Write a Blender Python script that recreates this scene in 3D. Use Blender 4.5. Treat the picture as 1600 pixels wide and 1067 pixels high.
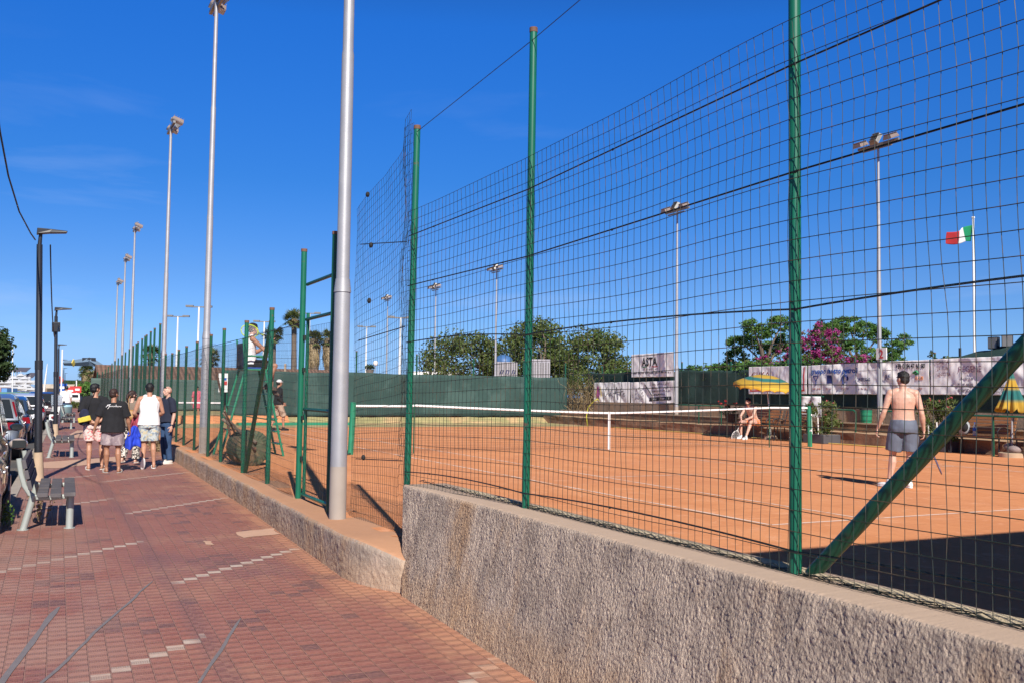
import bpy, bmesh, math, random
from math import sin, cos, pi, radians, sqrt, atan2
from mathutils import Vector, Matrix, noise
random.seed(7)
for o in list(bpy.data.objects): bpy.data.objects.remove(o)
SC = bpy.context.scene
COL = SC.collection
V = Vector
# ---------------------------------------------------------------- camera
YAW, PITCH, ROLL, FPX = radians(26.464), radians(3.021), radians(.780), 1505.0
CAM = V((0, 0, 1.349))
FW = V((sin(YAW)*cos(PITCH), cos(YAW)*cos(PITCH), sin(PITCH)))
R0 = V((cos(YAW), -sin(YAW), 0)); U0 = R0.cross(FW)
RT = R0*cos(ROLL) + U0*sin(ROLL); UP = -R0*sin(ROLL) + U0*cos(ROLL)
cd = bpy.data.cameras.new('camera'); co = bpy.data.objects.new('camera', cd); COL.objects.link(co)
co.matrix_world = Matrix(((RT.x, UP.x, -FW.x, CAM.x), (RT.y, UP.y, -FW.y, CAM.y), (RT.z, UP.z, -FW.z, CAM.z), (0, 0, 0, 1)))
cd.sensor_width = 36; cd.lens = 36*FPX/1600; cd.clip_start = .05; cd.clip_end = 6000
SC.camera = co
# ---------------------------------------------------------------- world, sun, exposure
SUN_EL, SUN_AZ = radians(37.6), radians(192)
w = bpy.data.worlds.new('World'); SC.world = w; w.use_nodes = True
nt = w.node_tree; nt.nodes.clear()
out = nt.nodes.new('ShaderNodeOutputWorld'); bg = nt.nodes.new('ShaderNodeBackground'); sky = nt.nodes.new('ShaderNodeTexSky')
sky.sky_type = 'NISHITA'; sky.sun_disc = False; sky.sun_elevation = SUN_EL; sky.sun_rotation = SUN_AZ
sky.altitude = 0; sky.air_density = 1.0; sky.dust_density = 0.25; sky.ozone_density = 2.5
hs = nt.nodes.new('ShaderNodeHueSaturation'); hs.inputs['Saturation'].default_value = 1.22; hs.inputs['Hue'].default_value = .506
tc = nt.nodes.new('ShaderNodeTexCoord'); mp = nt.nodes.new('ShaderNodeMapping'); mp.inputs['Scale'].default_value = (1.6, 1.0, 9.0); mp.inputs['Rotation'].default_value = (0.10, -0.14, 0)
nz = nt.nodes.new('ShaderNodeTexNoise'); nz.inputs['Scale'].default_value = 1.7; nz.inputs['Detail'].default_value = 6; nz.inputs['Roughness'].default_value = .55; nz.inputs['Distortion'].default_value = .35
cr = nt.nodes.new('ShaderNodeValToRGB'); cr.color_ramp.elements[0].position = .58; cr.color_ramp.elements[0].color = (0, 0, 0, 1); cr.color_ramp.elements[1].position = .80; cr.color_ramp.elements[1].color = (.40, .40, .40, 1)
mxc = nt.nodes.new('ShaderNodeMix'); mxc.data_type = 'RGBA'; mxc.inputs[7].default_value = (3.2, 4.3, 6.6, 1)
L = nt.links.new
L(sky.outputs[0], hs.inputs['Color']); L(tc.outputs['Generated'], mp.inputs[0]); L(mp.outputs[0], nz.inputs['Vector']); L(nz.outputs[0], cr.inputs[0])
sxyz = nt.nodes.new('ShaderNodeSeparateXYZ'); L(tc.outputs['Generated'], sxyz.inputs[0])
mr = nt.nodes.new('ShaderNodeMapRange'); mr.inputs[1].default_value = .34; mr.inputs[2].default_value = .10; L(sxyz.outputs[2], mr.inputs[0])
mlt = nt.nodes.new('ShaderNodeMath'); mlt.operation = 'MULTIPLY'; L(cr.outputs[0], mlt.inputs[0]); L(mr.outputs[0], mlt.inputs[1])
tr = nt.nodes.new('ShaderNodeValToRGB'); e = tr.color_ramp.elements; e[0].position = 0; e[0].color = (.28, .48, 1.18, 1); e[1].position = .9; e[1].color = (.22, .16, .14, 1)
for q, c in ((.06, (.27, .44, .84, 1)), (.115, (.25, .42, .74, 1)), (.21, (.165, .44, .78, 1)), (.36, (.145, .54, 1.0, 1)), (.50, (.18, .34, .52, 1))): x = e.new(q); x.color = c
L(sxyz.outputs[2], tr.inputs[0]); mu = nt.nodes.new('ShaderNodeMix'); mu.data_type = 'RGBA'; mu.blend_type = 'MULTIPLY'; mu.inputs[0].default_value = 1; L(hs.outputs[0], mu.inputs[6]); L(tr.outputs[0], mu.inputs[7])
L(mlt.outputs[0], mxc.inputs[0]); L(mu.outputs[2], mxc.inputs[6]); L(mxc.outputs[2], bg.inputs[0]); bg.inputs[1].default_value = .11
L(bg.outputs[0], out.inputs[0])
sd = bpy.data.lights.new('sun', 'SUN'); sd.energy = 5.0; sd.angle = radians(.5); sd.color = (1, .94, .85)
so = bpy.data.objects.new('sun', sd); COL.objects.link(so)
SDIR = V((sin(SUN_AZ)*cos(SUN_EL), cos(SUN_AZ)*cos(SUN_EL), sin(SUN_EL)))
so.rotation_euler = SDIR.to_track_quat('Z', 'Y').to_euler(); so.location = SDIR*60
SC.view_settings.view_transform = 'Standard'; SC.view_settings.look = 'None'; SC.view_settings.gamma = 1; SC.view_settings.exposure = 0.40
# ---------------------------------------------------------------- helpers
def ray(x, y): return FW + RT*((x-800)/FPX) - UP*((y-533.5)/FPX)
def onX(x, y, X): d = ray(x, y); return CAM + d*(X/d.x)          # real point of a plane X = const seen at a photo pixel
def onY(x, y, Y): d = ray(x, y); return CAM + d*(Y/d.y)
def onZ(x, y, Z=0): d = ray(x, y); return CAM + d*((Z-CAM.z)/d.z)
def dep(x, y, D): return CAM + ray(x, y)*D
def tag(o, label=None, cat=None, group=None, kind=None):
    if label: o['label'] = label
    if cat: o['category'] = cat
    if group: o['group'] = group
    if kind: o['kind'] = kind
    return o
def thing(name, label, cat, loc=(0, 0, 0), rz=0, group=None):
    o = bpy.data.objects.new(name, None); COL.objects.link(o); o.empty_display_size = .2
    o.location = loc; o.rotation_euler = (0, 0, rz); return tag(o, label, cat, group)
class MB:
    def __init__(s, off=(0, 0, 0)): s.v = []; s.f = []; s.m = []; s.off = V(off); s.mi = 0
    def add(s, vs, fs):
        b = len(s.v); s.v += [V(q)-s.off for q in vs]; s.f += [tuple(i+b for i in f) for f in fs]; s.m += [s.mi]*len(fs); return s
    def box(s, c, d, rot=None):
        c = V(c); h = V(d)/2; M = rot or Matrix.Identity(3)
        vs = [c + M @ V((sx*h.x, sy*h.y, sz*h.z)) for sx in (-1, 1) for sy in (-1, 1) for sz in (-1, 1)]
        return s.add(vs, [(0, 1, 3, 2), (4, 6, 7, 5), (0, 4, 5, 1), (2, 3, 7, 6), (0, 2, 6, 4), (1, 5, 7, 3)])
    def b2(s, a, b): a = V(a); b = V(b); return s.box((a+b)/2, [abs(q) for q in (b-a)])
    def tube(s, pts, r, n=8, cap=True, flat=None):
        pts = [V(p) for p in pts]; k = len(pts); rs = r if isinstance(r, (list, tuple)) else [r]*k
        vs = []; prev = None
        for i, p in enumerate(pts):
            t = (pts[min(i+1, k-1)] - pts[max(i-1, 0)]).normalized()
            if prev is None:
                a = V((1, 0, 0)) if abs(t.x) < .8 else V((0, 1, 0)); a = (a - t*a.dot(t)).normalized()
            else: a = (prev - t*prev.dot(t)).normalized()
            prev = a; b = t.cross(a)
            for j in range(n):
                q = 2*pi*j/n; vs.append(p + (a*cos(q) + b*sin(q)*(flat or 1))*rs[i])
        fs = [(i*n+j, i*n+(j+1) % n, (i+1)*n+(j+1) % n, (i+1)*n+j) for i in range(k-1) for j in range(n)]
        if cap: fs += [tuple(range(n))[::-1], tuple(range((k-1)*n, k*n))]
        return s.add(vs, fs)
    def ell(s, c, r, M=None, n=12, k=8):
        c = V(c); M = M or Matrix.Identity(3); vs = [c + M @ V((0, 0, -r[2]))]; fs = []
        for i in range(1, k):
            th = -pi/2 + pi*i/k
            for j in range(n): vs.append(c + M @ V((r[0]*cos(th)*cos(2*pi*j/n), r[1]*cos(th)*sin(2*pi*j/n), r[2]*sin(th))))
        vs.append(c + M @ V((0, 0, r[2]))); e = len(vs)-1
        for j in range(n):
            fs.append((0, 1+(j+1) % n, 1+j)); fs.append((e, 1+(k-2)*n+j, 1+(k-2)*n+(j+1) % n))
            for i in range(k-2): a = 1+i*n; fs.append((a+j, a+(j+1) % n, a+n+(j+1) % n, a+n+j))
        return s.add(vs, fs)
    def caps(s, a, b, r0, r1, n=10):      # capsule
        a = V(a); b = V(b); s.tube([a, b], [r0, r1], n); s.ell(a, (r0,)*3, n=n, k=6); s.ell(b, (r1,)*3, n=n, k=6); return s
    def loft(s, secs, n=16):              # horizontal-ish elliptical rings: (centre, rx, ry[, rotz])
        vs = []
        for q in secs:
            c = V(q[0]); rz = q[3] if len(q) > 3 else 0
            for j in range(n):
                a = 2*pi*j/n; x, y = q[1]*cos(a), q[2]*sin(a); vs.append(c + V((x*cos(rz)-y*sin(rz), x*sin(rz)+y*cos(rz), 0)))
        k = len(secs)
        fs = [(i*n+j, i*n+(j+1) % n, (i+1)*n+(j+1) % n, (i+1)*n+j) for i in range(k-1) for j in range(n)]
        fs += [tuple(range(n))[::-1], tuple(range((k-1)*n, k*n))]
        return s.add(vs, fs)
    def grid(s, fn, nu, nv):
        vs = [fn(i/nu, j/nv) for i in range(nu+1) for j in range(nv+1)]
        return s.add(vs, [(i*(nv+1)+j, (i+1)*(nv+1)+j, (i+1)*(nv+1)+j+1, i*(nv+1)+j+1) for i in range(nu) for j in range(nv)])
    def poly(s, pts): return s.add(pts, [tuple(range(len(pts)))])
    def prism(s, pts, d):
        d = V(d); n = len(pts); vs = [V(p) for p in pts] + [V(p)+d for p in pts]
        return s.add(vs, [tuple(range(n))[::-1], tuple(range(n, 2*n))] + [(i, (i+1) % n, n+(i+1) % n, n+i) for i in range(n)])
    def mesh(s, name):
        me = bpy.data.meshes.new(name); me.from_pydata(s.v, [], s.f); me.polygons.foreach_set('material_index', s.m); me.update(); return me
    def build(s, name, mats, parent=None, smooth=False, bevel=0, loc=None, fixn=True, solid=0):
        me = s.mesh(name)
        if fixn:
            bm = bmesh.new(); bm.from_mesh(me); bmesh.ops.recalc_face_normals(bm, faces=bm.faces); bm.to_mesh(me); bm.free()
        for m in (mats if isinstance(mats, (list, tuple)) else [mats]): me.materials.append(m)
        if smooth: me.shade_smooth(); 
        if smooth and smooth is not True: me.set_sharp_from_angle(angle=radians(smooth))
        o = bpy.data.objects.new(name, me); COL.objects.link(o)
        if parent: o.parent = parent
        if loc is not None: o.location = loc
        if bevel:
            b = o.modifiers.new('bevel', 'BEVEL'); b.width = bevel; b.segments = 2; b.limit_method = 'ANGLE'; b.angle_limit = radians(35)
        if solid: q = o.modifiers.new('solid', 'SOLIDIFY'); q.thickness = solid; q.offset = 0
        return o
def copy_tree(o, parent=None):
    c = o.copy(); COL.objects.link(c); c.parent = parent
    for ch in list(o.children): copy_tree(ch, c)
    return c
def rot(ax, a): return Matrix.Rotation(a, 3, ax)
# ---------------------------------------------------------------- materials
def nodes(name):
    m = bpy.data.materials.new(name); m.use_nodes = True; t = m.node_tree
    return m, t, t.nodes['Principled BSDF']
class NB:                                  # small node-expression builder
    def __init__(s, t): s.t = t
    def set(s, i, v):
        if isinstance(v, bpy.types.NodeSocket): s.t.links.new(v, i)
        elif v is not None: i.default_value = v
    def m(s, op, a, b=None, c=None, clamp=False):
        n = s.t.nodes.new('ShaderNodeMath'); n.operation = op; n.use_clamp = clamp
        s.set(n.inputs[0], a); s.set(n.inputs[1], b); s.set(n.inputs[2], c); return n.outputs[0]
    def noise(s, vec, scale, det=4, rough=.55, dist=0):
        n = s.t.nodes.new('ShaderNodeTexNoise'); s.set(n.inputs['Vector'], vec); n.inputs['Scale'].default_value = scale
        n.inputs['Detail'].default_value = det; n.inputs['Roughness'].default_value = rough; n.inputs['Distortion'].default_value = dist; return n.outputs[0]
    def voro(s, vec, scale, feat='F1'):
        n = s.t.nodes.new('ShaderNodeTexVoronoi'); s.set(n.inputs['Vector'], vec); n.inputs['Scale'].default_value = scale; n.feature = feat; return n.outputs[0]
    def ramp(s, f, a, b, lo=0., hi=1.):
        n = s.t.nodes.new('ShaderNodeMapRange'); s.set(n.inputs[0], f); n.inputs[1].default_value = a; n.inputs[2].default_value = b
        n.inputs[3].default_value = lo; n.inputs[4].default_value = hi; n.interpolation_type = 'SMOOTHSTEP'; return n.outputs[0]
    def mix(s, f, a, b, mode='MIX'):
        n = s.t.nodes.new('ShaderNodeMix'); n.data_type = 'RGBA'; n.blend_type = mode; s.set(n.inputs[0], f)
        for i, q in ((6, a), (7, b)): s.set(n.inputs[i], q if isinstance(q, bpy.types.NodeSocket) else (*q[:3], 1))
        return n.outputs[2]
    def co(s, which='Object'): return s.t.nodes.new('ShaderNodeTexCoord').outputs[which]
    def pos(s): return s.t.nodes.new('ShaderNodeNewGeometry').outputs['Position']
    def map(s, vec, scale=(1, 1, 1), rotz=0, loc=(0, 0, 0)):
        n = s.t.nodes.new('ShaderNodeMapping'); s.set(n.inputs[0], vec); n.inputs['Scale'].default_value = scale; n.inputs['Rotation'].default_value = (0, 0, rotz); n.inputs['Location'].default_value = loc; return n.outputs[0]
    def xyz(s, vec): n = s.t.nodes.new('ShaderNodeSeparateXYZ'); s.set(n.inputs[0], vec); return n.outputs
    def cxyz(s, x, y, z): n = s.t.nodes.new('ShaderNodeCombineXYZ'); s.set(n.inputs[0], x); s.set(n.inputs[1], y); s.set(n.inputs[2], z); return n.outputs[0]
    def bump(s, h, dist=.01, st=1.0, nrm=None):
        n = s.t.nodes.new('ShaderNodeBump'); s.set(n.inputs['Height'], h); n.inputs['Distance'].default_value = dist; n.inputs['Strength'].default_value = st
        if nrm is not None: s.set(n.inputs['Normal'], nrm)
        return n.outputs[0]
def mat(name, col, rough=.6, metal=0, var=.18, vs=6, bump=0, bs=60, col2=None, c2s=3, c2t=(.5, .62), spec=.5, coat=0, trans=0, detail=4):
    m, t, p = nodes(name); b = NB(t); oc = b.co()
    base = b.mix(b.noise(oc, vs, detail), [c*(1-var) for c in col], [min(1, c*(1+var)) for c in col])
    if col2: base = b.mix(b.ramp(b.noise(oc, c2s, 5, .6), *c2t), base, col2)
    t.links.new(base, p.inputs['Base Color']); p.inputs['Roughness'].default_value = rough; p.inputs['Metallic'].default_value = metal
    p.inputs['Specular IOR Level'].default_value = spec; p.inputs['Coat Weight'].default_value = coat
    if bump: t.links.new(b.bump(b.noise(oc, bs, 5, .6), bump), p.inputs['Normal'])
    if trans: p.inputs['Transmission Weight'].default_value = trans
    return m
M = {}
M['green_paint'] = mat('green_paint', (.007, .125, .070), .38, var=.25, vs=4, col2=(.10, .07, .045), c2s=9, c2t=(.66, .74), coat=.1)
M['green_dark'] = mat('green_dark', (.006, .075, .04), .42, var=.25, col2=(.07, .05, .035), c2s=8, c2t=(.64, .74))
M['green_chair'] = mat('green_chair', (.02, .22, .12), .45, var=.2, col2=(.10, .08, .05), c2s=12, c2t=(.62, .72))
M['wire'] = mat('wire', (.018, .028, .022), .5, var=.5, vs=20, col2=(.075, .055, .035), c2s=7, c2t=(.50, .62))
M['wire_dark'] = mat('wire_dark', (.010, .015, .014), .5, var=.4, vs=20)
M['rust'] = mat('rust', (.16, .08, .05), .8, var=.4, vs=30)
M['galv'] = mat('galvanised_steel', (.34, .34, .36), .5, metal=.3, var=.14, vs=5, col2=(.42, .41, .41), c2s=2.2, c2t=(.5, .75), bump=.0008, bs=50)
M['galv_base'] = mat('dusty_steel', (.34, .29, .25), .65, var=.15, vs=5)
M['black_metal'] = mat('black_metal', (.018, .019, .024), .38, var=.3, vs=5)
M['lamp_grey'] = mat('lamp_grey', (.22, .21, .20), .4, metal=.3, var=.2)
M['lamp_rust'] = mat('lamp_rust', (.22, .165, .145), .5, metal=.1, var=.25)
M['lamp_glass'] = mat('lamp_glass', (.55, .56, .58), .15, var=.05)
M['concrete_tan'] = mat('concrete_tan', (.46, .34, .23), .85, var=.2, bump=.004)
M['white_paint'] = mat('white_paint', (.78, .78, .76), .5, var=.06)
M['white_cloth'] = mat('white_cloth', (.80, .79, .79), .85, var=.05, vs=12)
M['plank'] = None
M['dark_rubber'] = mat('dark_rubber', (.02, .02, .02), .8, var=.2)
M['navy'] = mat('navy_cloth', (.012, .016, .045), .9, var=.2, vs=12)
M['black_cloth'] = mat('black_cloth', (.010, .010, .013), .92, var=.3, vs=14, bump=.004, bs=20)
M['hair_black'] = mat('hair_black', (.006, .005, .006), .6, var=.5, vs=60, bump=.006, bs=90)
M['hair_brown'] = mat('hair_brown', (.035, .016, .012), .55, var=.4, vs=60, bump=.005, bs=80)
M['eye'] = mat('eye_dark', (.02, .015, .012), .3)
def skinmat(n, c):
    m = mat(n, c, .5, var=.16, vs=7, bump=.002, bs=40, col2=[k*.8 for k in c], c2s=9, c2t=(.45, .7)); p = m.node_tree.nodes['Principled BSDF']
    p.inputs['Subsurface Weight'].default_value = .12; p.inputs['Subsurface Radius'].default_value = (.012, .005, .003); p.inputs['Subsurface Scale'].default_value = 1; return m
M['skin_tan'] = skinmat('skin_tan', (.44, .225, .145)); M['skin_pale'] = skinmat('skin_pale', (.60, .36, .27)); M['skin_dark'] = skinmat('skin_brown', (.36, .175, .105))
# ---------------------------------------------------------------- surfaces of the setting
def zp(y): return -.33 if y >= 14 else (-.33-(14-y)*.0115 if y > 8 else -.399-(8-max(y, 1))*.023)
def xk(y): return -.30+.033*(y-12.6)                       # kerb line
def xw(y): return 2.62+.024*(y-7.4)                        # street face of the low wall
def fx(y): return 3.02+.021*(y-12)                         # line of the long fence
def tile_mat():
    m, t, p = nodes('red_ribbed_tiles'); b = NB(t); P = b.pos()
    q = b.map(P, (1, 1, 1), .022); X, Y, _ = b.xyz(q); wx, wy, _ = b.xyz(P)
    S = .122
    Xs = b.m('DIVIDE', X, S); Ys = b.m('DIVIDE', b.m('ADD', Y, b.m('MULTIPLY', b.m('GREATER_THAN', wx, 1.18), .055)), S)
    ix = b.m('FLOOR', Xs); iy = b.m('FLOOR', Ys); fx_ = b.m('SUBTRACT', Xs, ix); fy_ = b.m('SUBTRACT', Ys, iy)
    edge = b.m('MINIMUM', b.m('MINIMUM', fx_, b.m('SUBTRACT', 1, fx_)), b.m('MULTIPLY', b.m('MINIMUM', fy_, b.m('SUBTRACT', 1, fy_)), 1.3))
    joint = b.ramp(edge, .012, .045, 1, 0)
    cell = b.cxyz(ix, iy, 0)
    wn = t.nodes.new('ShaderNodeTexWhiteNoise'); wn.noise_dimensions = '2D'; t.links.new(cell, wn.inputs[0]); rnd = wn.outputs[0]
    fyr = b.m('FRACT', b.m('ADD', fy_, b.m('MULTIPLY', b.m('FLOORED_MODULO', ix, 2), .45))); ribz = b.m('MULTIPLY', b.m('GREATER_THAN', fyr, .12), b.m('LESS_THAN', fyr, .60))
    rib = b.m('MULTIPLY', b.ramp(b.m('SINE', b.m('MULTIPLY', fx_, 2*pi*9)), -.2, .6), b.m('MULTIPLY', ribz, b.ramp(edge, .04, .07)))
    big = b.noise(P, .55, 5, .6); med = b.noise(P, 2.6, 5, .6); fin = b.noise(P, 38, 3, .6)
    c = b.mix(rnd, (.315, .115, .083), (.25, .088, .066))
    c = b.mix(b.ramp(med, .35, .7), c, b.mix(rnd, (.290, .118, .092), (.345, .135, .100)))
    c = b.mix(b.ramp(big, .50, .66, 0, .75), c, (.20, .085, .085))
    # mismatched repair tiles
    zone = b.m('GREATER_THAN', b.noise(b.map(cell, (1, 1, 1), 0, (3, 9, 0)), .16, 1), .60)
    c = b.mix(b.m('MULTIPLY', zone, b.m('GREATER_THAN', rnd, .45)), c, (.165, .078, .072))
    # pale diagonal tile lines
    right = b.m('GREATER_THAN', wx, 1.18)
    dd = b.m('SUBTRACT', ix, iy)
    kr = b.m('LESS_THAN', b.m('ABSOLUTE', b.m('SUBTRACT', b.m('FLOORED_MODULO', dd, 40), 13)), .5)
    kl = b.m('LESS_THAN', b.m('ABSOLUTE', b.m('SUBTRACT', b.m('FLOORED_MODULO', dd, 36), 21)), .5)
    wt = b.m('ADD', b.m('MULTIPLY', right, kr), b.m('MULTIPLY', b.m('SUBTRACT', 1, right), kl), clamp=True)
    wt = b.m('MULTIPLY', wt, b.m('GREATER_THAN', b.noise(P, .45, 1), .34))
    inner = b.ramp(edge, .0, .03)
    c = b.mix(b.m('MULTIPLY', wt, inner), c, b.mix(fin, (.50, .40, .33), (.60, .50, .42)))
    c = b.mix(b.m('MULTIPLY', joint, .75), c, b.mix(med, (.42, .22, .16), (.50, .28, .20)))
    # worn seam and rain channel
    sx = b.m('ABSOLUTE', b.m('SUBTRACT', b.m('ADD', wx, b.m('MULTIPLY', b.noise(P, 1.2, 3), .10)), 1.22))
    c = b.mix(b.ramp(sx, .02, .13, .55, 0), c, (.17, .085, .085))
    # clay dust drifting off the wall and lying in patches
    wd = b.m('SUBTRACT', b.m('MAXIMUM', b.m('ADD', b.m('MULTIPLY', wy, .024), 2.44), b.m('MULTIPLY', b.m('LESS_THAN', wy, 8.0), 2.86)), wx)
    dust = b.m('MULTIPLY', b.ramp(b.m('SUBTRACT', wd, b.m('MULTIPLY', b.noise(P, 2.3, 6, .75), 1.15)), -.60, -.24, 1, 0), .80)
    c = b.mix(dust, c, (.52, .255, .145))
    pt = b.m('MULTIPLY', b.ramp(b.noise(b.map(P, (1, .7, 1), .3, (5, 2, 0)), .9, 6, .65), .49, .63), b.ramp(b.noise(P, 9, 4), .3, .6, .2, .8))
    c = b.mix(b.m('MULTIPLY', pt, b.ramp(wx, .6, 2.6, .45, .85)), c, (.46, .245, .155))
    lf = b.m('MULTIPLY', b.ramp(wx, .15, 1.1, 1, 0), b.ramp(b.noise(P, 1.3, 5), .40, .56))
    c = b.mix(b.m('MULTIPLY', lf, .6), c, (.38, .235, .185))
    c = b.mix(b.m('MULTIPLY', b.m('SUBTRACT', ribz, rib), .30), c, (.12, .05, .042))
    c = b.mix(b.ramp(fin, .35, .68, 0, .34), c, (.42, .21, .15))
    c = b.mix(b.m('MULTIPLY', b.m('LESS_THAN', fyr, .12), .15), c, (.42, .22, .17))
    t.links.new(c, p.inputs['Base Color']); p.inputs['Roughness'].default_value = .62
    h = b.m('ADD', b.m('MULTIPLY', rib, .5), b.m('MULTIPLY', b.m('SUBTRACT', 1, joint), .8))
    h = b.m('ADD', h, b.m('MULTIPLY', rnd, .35)); h = b.m('ADD', h, b.m('MULTIPLY', fin, .35))
    t.links.new(b.bump(h, .008, 1.0), p.inputs['Normal']); return m
def clay_mat():
    m, t, p = nodes('red_clay'); b = NB(t); P = b.pos()
    a = b.noise(b.map(P, (1.5, .30, 1), .3), 1.1, 7, .68); f = b.noise(P, 22, 5, .7); g = b.noise(P, .35, 3)
    c = b.mix(b.ramp(a, .3, .7), (.61, .245, .102), (.73, .325, .150))
    c = b.mix(b.ramp(g, .4, .65, 0, .5), c, (.60, .250, .120))
    c = b.mix(b.ramp(f, .35, .65, 0, .35), c, (.52, .20, .10))
    c = b.mix(b.ramp(b.voro(P, 9), .02, .07, .25, 0), c, (.30, .12, .07))
    sw = b.noise(b.map(P, (.35, 3.2, 1), .5), 2.2, 6, .7, 1.2); c = b.mix(b.ramp(sw, .50, .66, 0, .45), c, (.50, .19, .085)); sc_ = b.noise(P, 3.3, 6, .75, .8); c = b.mix(b.ramp(sc_, .56, .64, 0, .42), c, (.78, .42, .26))
    t.links.new(c, p.inputs['Base Color']); p.inputs['Roughness'].default_value = .95; p.inputs['Specular IOR Level'].default_value = .1
    t.links.new(b.bump(b.noise(P, 45, 6, .75), .008, .8), p.inputs['Normal']); return m
M['tiles'] = tile_mat(); M['clay'] = clay_mat()
M['court_line'] = mat('dusty_court_line', (.78, .58, .47), .9, var=.12, vs=7, col2=(.66, .36, .22), c2s=3.5, c2t=(.50, .60))
M['asphalt'] = mat('asphalt', (.075, .070, .068), .9, var=.25, vs=3, bump=.004, bs=120, col2=(.13, .11, .095), c2s=.8)
M['kerb'] = mat('kerb_stone', (.34, .29, .25), .85, var=.2, vs=4, bump=.004, bs=50)
M['soil'] = mat('dry_soil', (.24, .17, .11), .95, var=.3, vs=.6, bump=.02, bs=8)
M['algae'] = mat('mossy_clay_strip', (.33, .29, .13), .95, var=.35, vs=2.0, col2=(.50, .34, .17), c2s=.9, c2t=(.45, .62))
M['mortar'] = mat('grey_mortar', (.17, .15, .16), .85, var=.2, vs=12, bump=.003)
M['beige_patch'] = mat('sandy_patch', (.50, .31, .22), .9, var=.15, vs=6, bump=.002)
def sheet(name, xa, xb, y0, y1, ny, z, m, kind='structure', nx=1):
    mb = MB(); mb.grid(lambda u, v: (xa(y0+(y1-y0)*v)*(1-u)+xb(y0+(y1-y0)*v)*u, y0+(y1-y0)*v, z(y0+(y1-y0)*v)), nx, ny)
    o = mb.build(name, m); o['kind'] = kind; return o
sheet('ground', lambda y: -900, lambda y: 1400, -300, 2500, 1, lambda y: -.95, M['soil'])
sheet('pavement', lambda y: xk(y), lambda y: xw(y)+(.25 if y > 8.3 else .32), 1, 96, 95, zp, M['tiles'])
sheet('road', lambda y: -14, lambda y: xk(y)-.1, -10, 96, 106, lambda y: zp(y)-.12, M['asphalt'])
sheet('forecourt', lambda y: -60, lambda y: 60, 96.0, 180, 2, lambda y: -.43, M['asphalt'])
mb = MB()
for i in range(1, 95):
    y0, y1 = i+.005, i+.995
    mb.add([(xk(y)+dx, y, z) for y in (y0, y1) for dx, z in ((-.12, zp(y)-.2), (-.12, zp(y)+.004), (.03, zp(y)+.012), (.03, zp(y)-.1))], [(0, 1, 5, 4), (1, 2, 6, 5), (2, 3, 7, 6), (0, 3, 2, 1), (4, 5, 6, 7), (0, 4, 7, 3)])
mb.build('kerb', M['kerb'])['kind'] = 'structure'
sheet('clay_court', lambda y: 3.36 if y < 8.4 else 3.05, lambda y: 21.2, -3, 38.6, 104, lambda y: 0, M['clay'], nx=12)
mb = MB(); mb.grid(lambda u, v: (3.1+6.2*u, 38.55+.5*v, .0+.30*min(1, v*1.6)+.03*noise.noise(V((u*10, v*2, 0)))), 30, 4); mb.grid(lambda u, v: (3.1+19*u, 39.05+1.2*v, .30-.57*v), 10, 3)
mb.build('clay_bank', M['clay'])['kind'] = 'structure'
mb = MB(); mb.grid(lambda u, v: (9.3+12.8*u, 38.5+.5*v, .004+.24*v+.03*noise.noise(V((u*20, v*2, 0)))), 40, 4); mb.build('grassy_bank', M['algae'])['kind'] = 'structure'
sheet('lower_clay_court', lambda y: 3.1, lambda y: 24, 40.1, 76, 6, lambda y: -.25, M['clay'])
sheet('mossy_strip', lambda y: 3.6, lambda y: 21.0, 34.4, 38.5, 3, lambda y: .005, M['algae'])
sheet('lower_mossy_strip', lambda y: 3.6, lambda y: 21.0, 58.0, 71, 3, lambda y: -.244, M['algae'])
# court lines: doubles sideline x=6.988, net y=19.776
CX, CN = 6.988, 19.776
def line(a, b, wd=.05):
    a = V((*a, 0)); b = V((*b, 0)); d = (b-a).normalized(); n = V((-d.y, d.x, 0))*wd/2; mb = MB(); k = max(2, int((b-a).length*3))
    vs = []
    for i in range(k+1):
        p = a+(b-a)*i/k; j = noise.noise(p*1.3)*.012
        vs += [p+n*(1+.3*noise.noise(p*4))+V((j, j, .004)), p-n*(1+.3*noise.noise(p*5))+V((j, j, .004))]
    mb.add(vs, [(2*i, 2*i+1, 2*i+3, 2*i+2) for i in range(k)])
    mb.build('court_line', M['court_line'])['kind'] = 'structure'
W, H = 10.97, 11.885
for x in (0, 1.372, W-1.372, W): line((CX+x, CN-H), (CX+x, CN+H))
line((CX, CN-H), (CX+W, CN-H)); line((CX, CN+H), (CX+W, CN+H))
for s in (-1, 1): line((CX+1.372, CN+6.4*s), (CX+W-1.372, CN+6.4*s))
line((CX+W/2, CN-6.4), (CX+W/2, CN+6.4))
# repairs in the pavement
def strip(pts, wd, m, name, dz=.004):
    mb = MB(); vs = []
    for i, p in enumerate(pts):
        a = V(pts[max(i-1, 0)]); c = V(pts[min(i+1, len(pts)-1)]); d = (c-a).normalized(); n = V((-d.y, d.x, 0)); ww = wd*(1+.45*noise.noise(V(p)*3))*(.35 if i in (0, len(pts)-1) else 1)/2
        vs += [V(p)+n*ww+V((0, 0, dz)), V(p)-n*ww+V((0, 0, dz))]
    mb.add(vs, [(2*i, 2*i+1, 2*i+3, 2*i+2) for i in range(len(pts)-1)]); mb.build(name, m)['kind'] = 'structure'
def ground_px(x, y):
    z = -.40
    for _ in range(8): g = onZ(x, y, z); z = zp(g.y)
    return onZ(x, y, z)
def pxline(a, b, n=10, wob=.012):
    A, B = ground_px(*a), ground_px(*b); r = []
    for i in range(n+1):
        p = A.lerp(B, i/n); p.x += wob*noise.noise(p*2.3); p.z = zp(p.y); r.append(p)
    return r
strip(pxline((-12, 1085), (92, 948)), .05, M['mortar'], 'mortar_strip')
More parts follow.
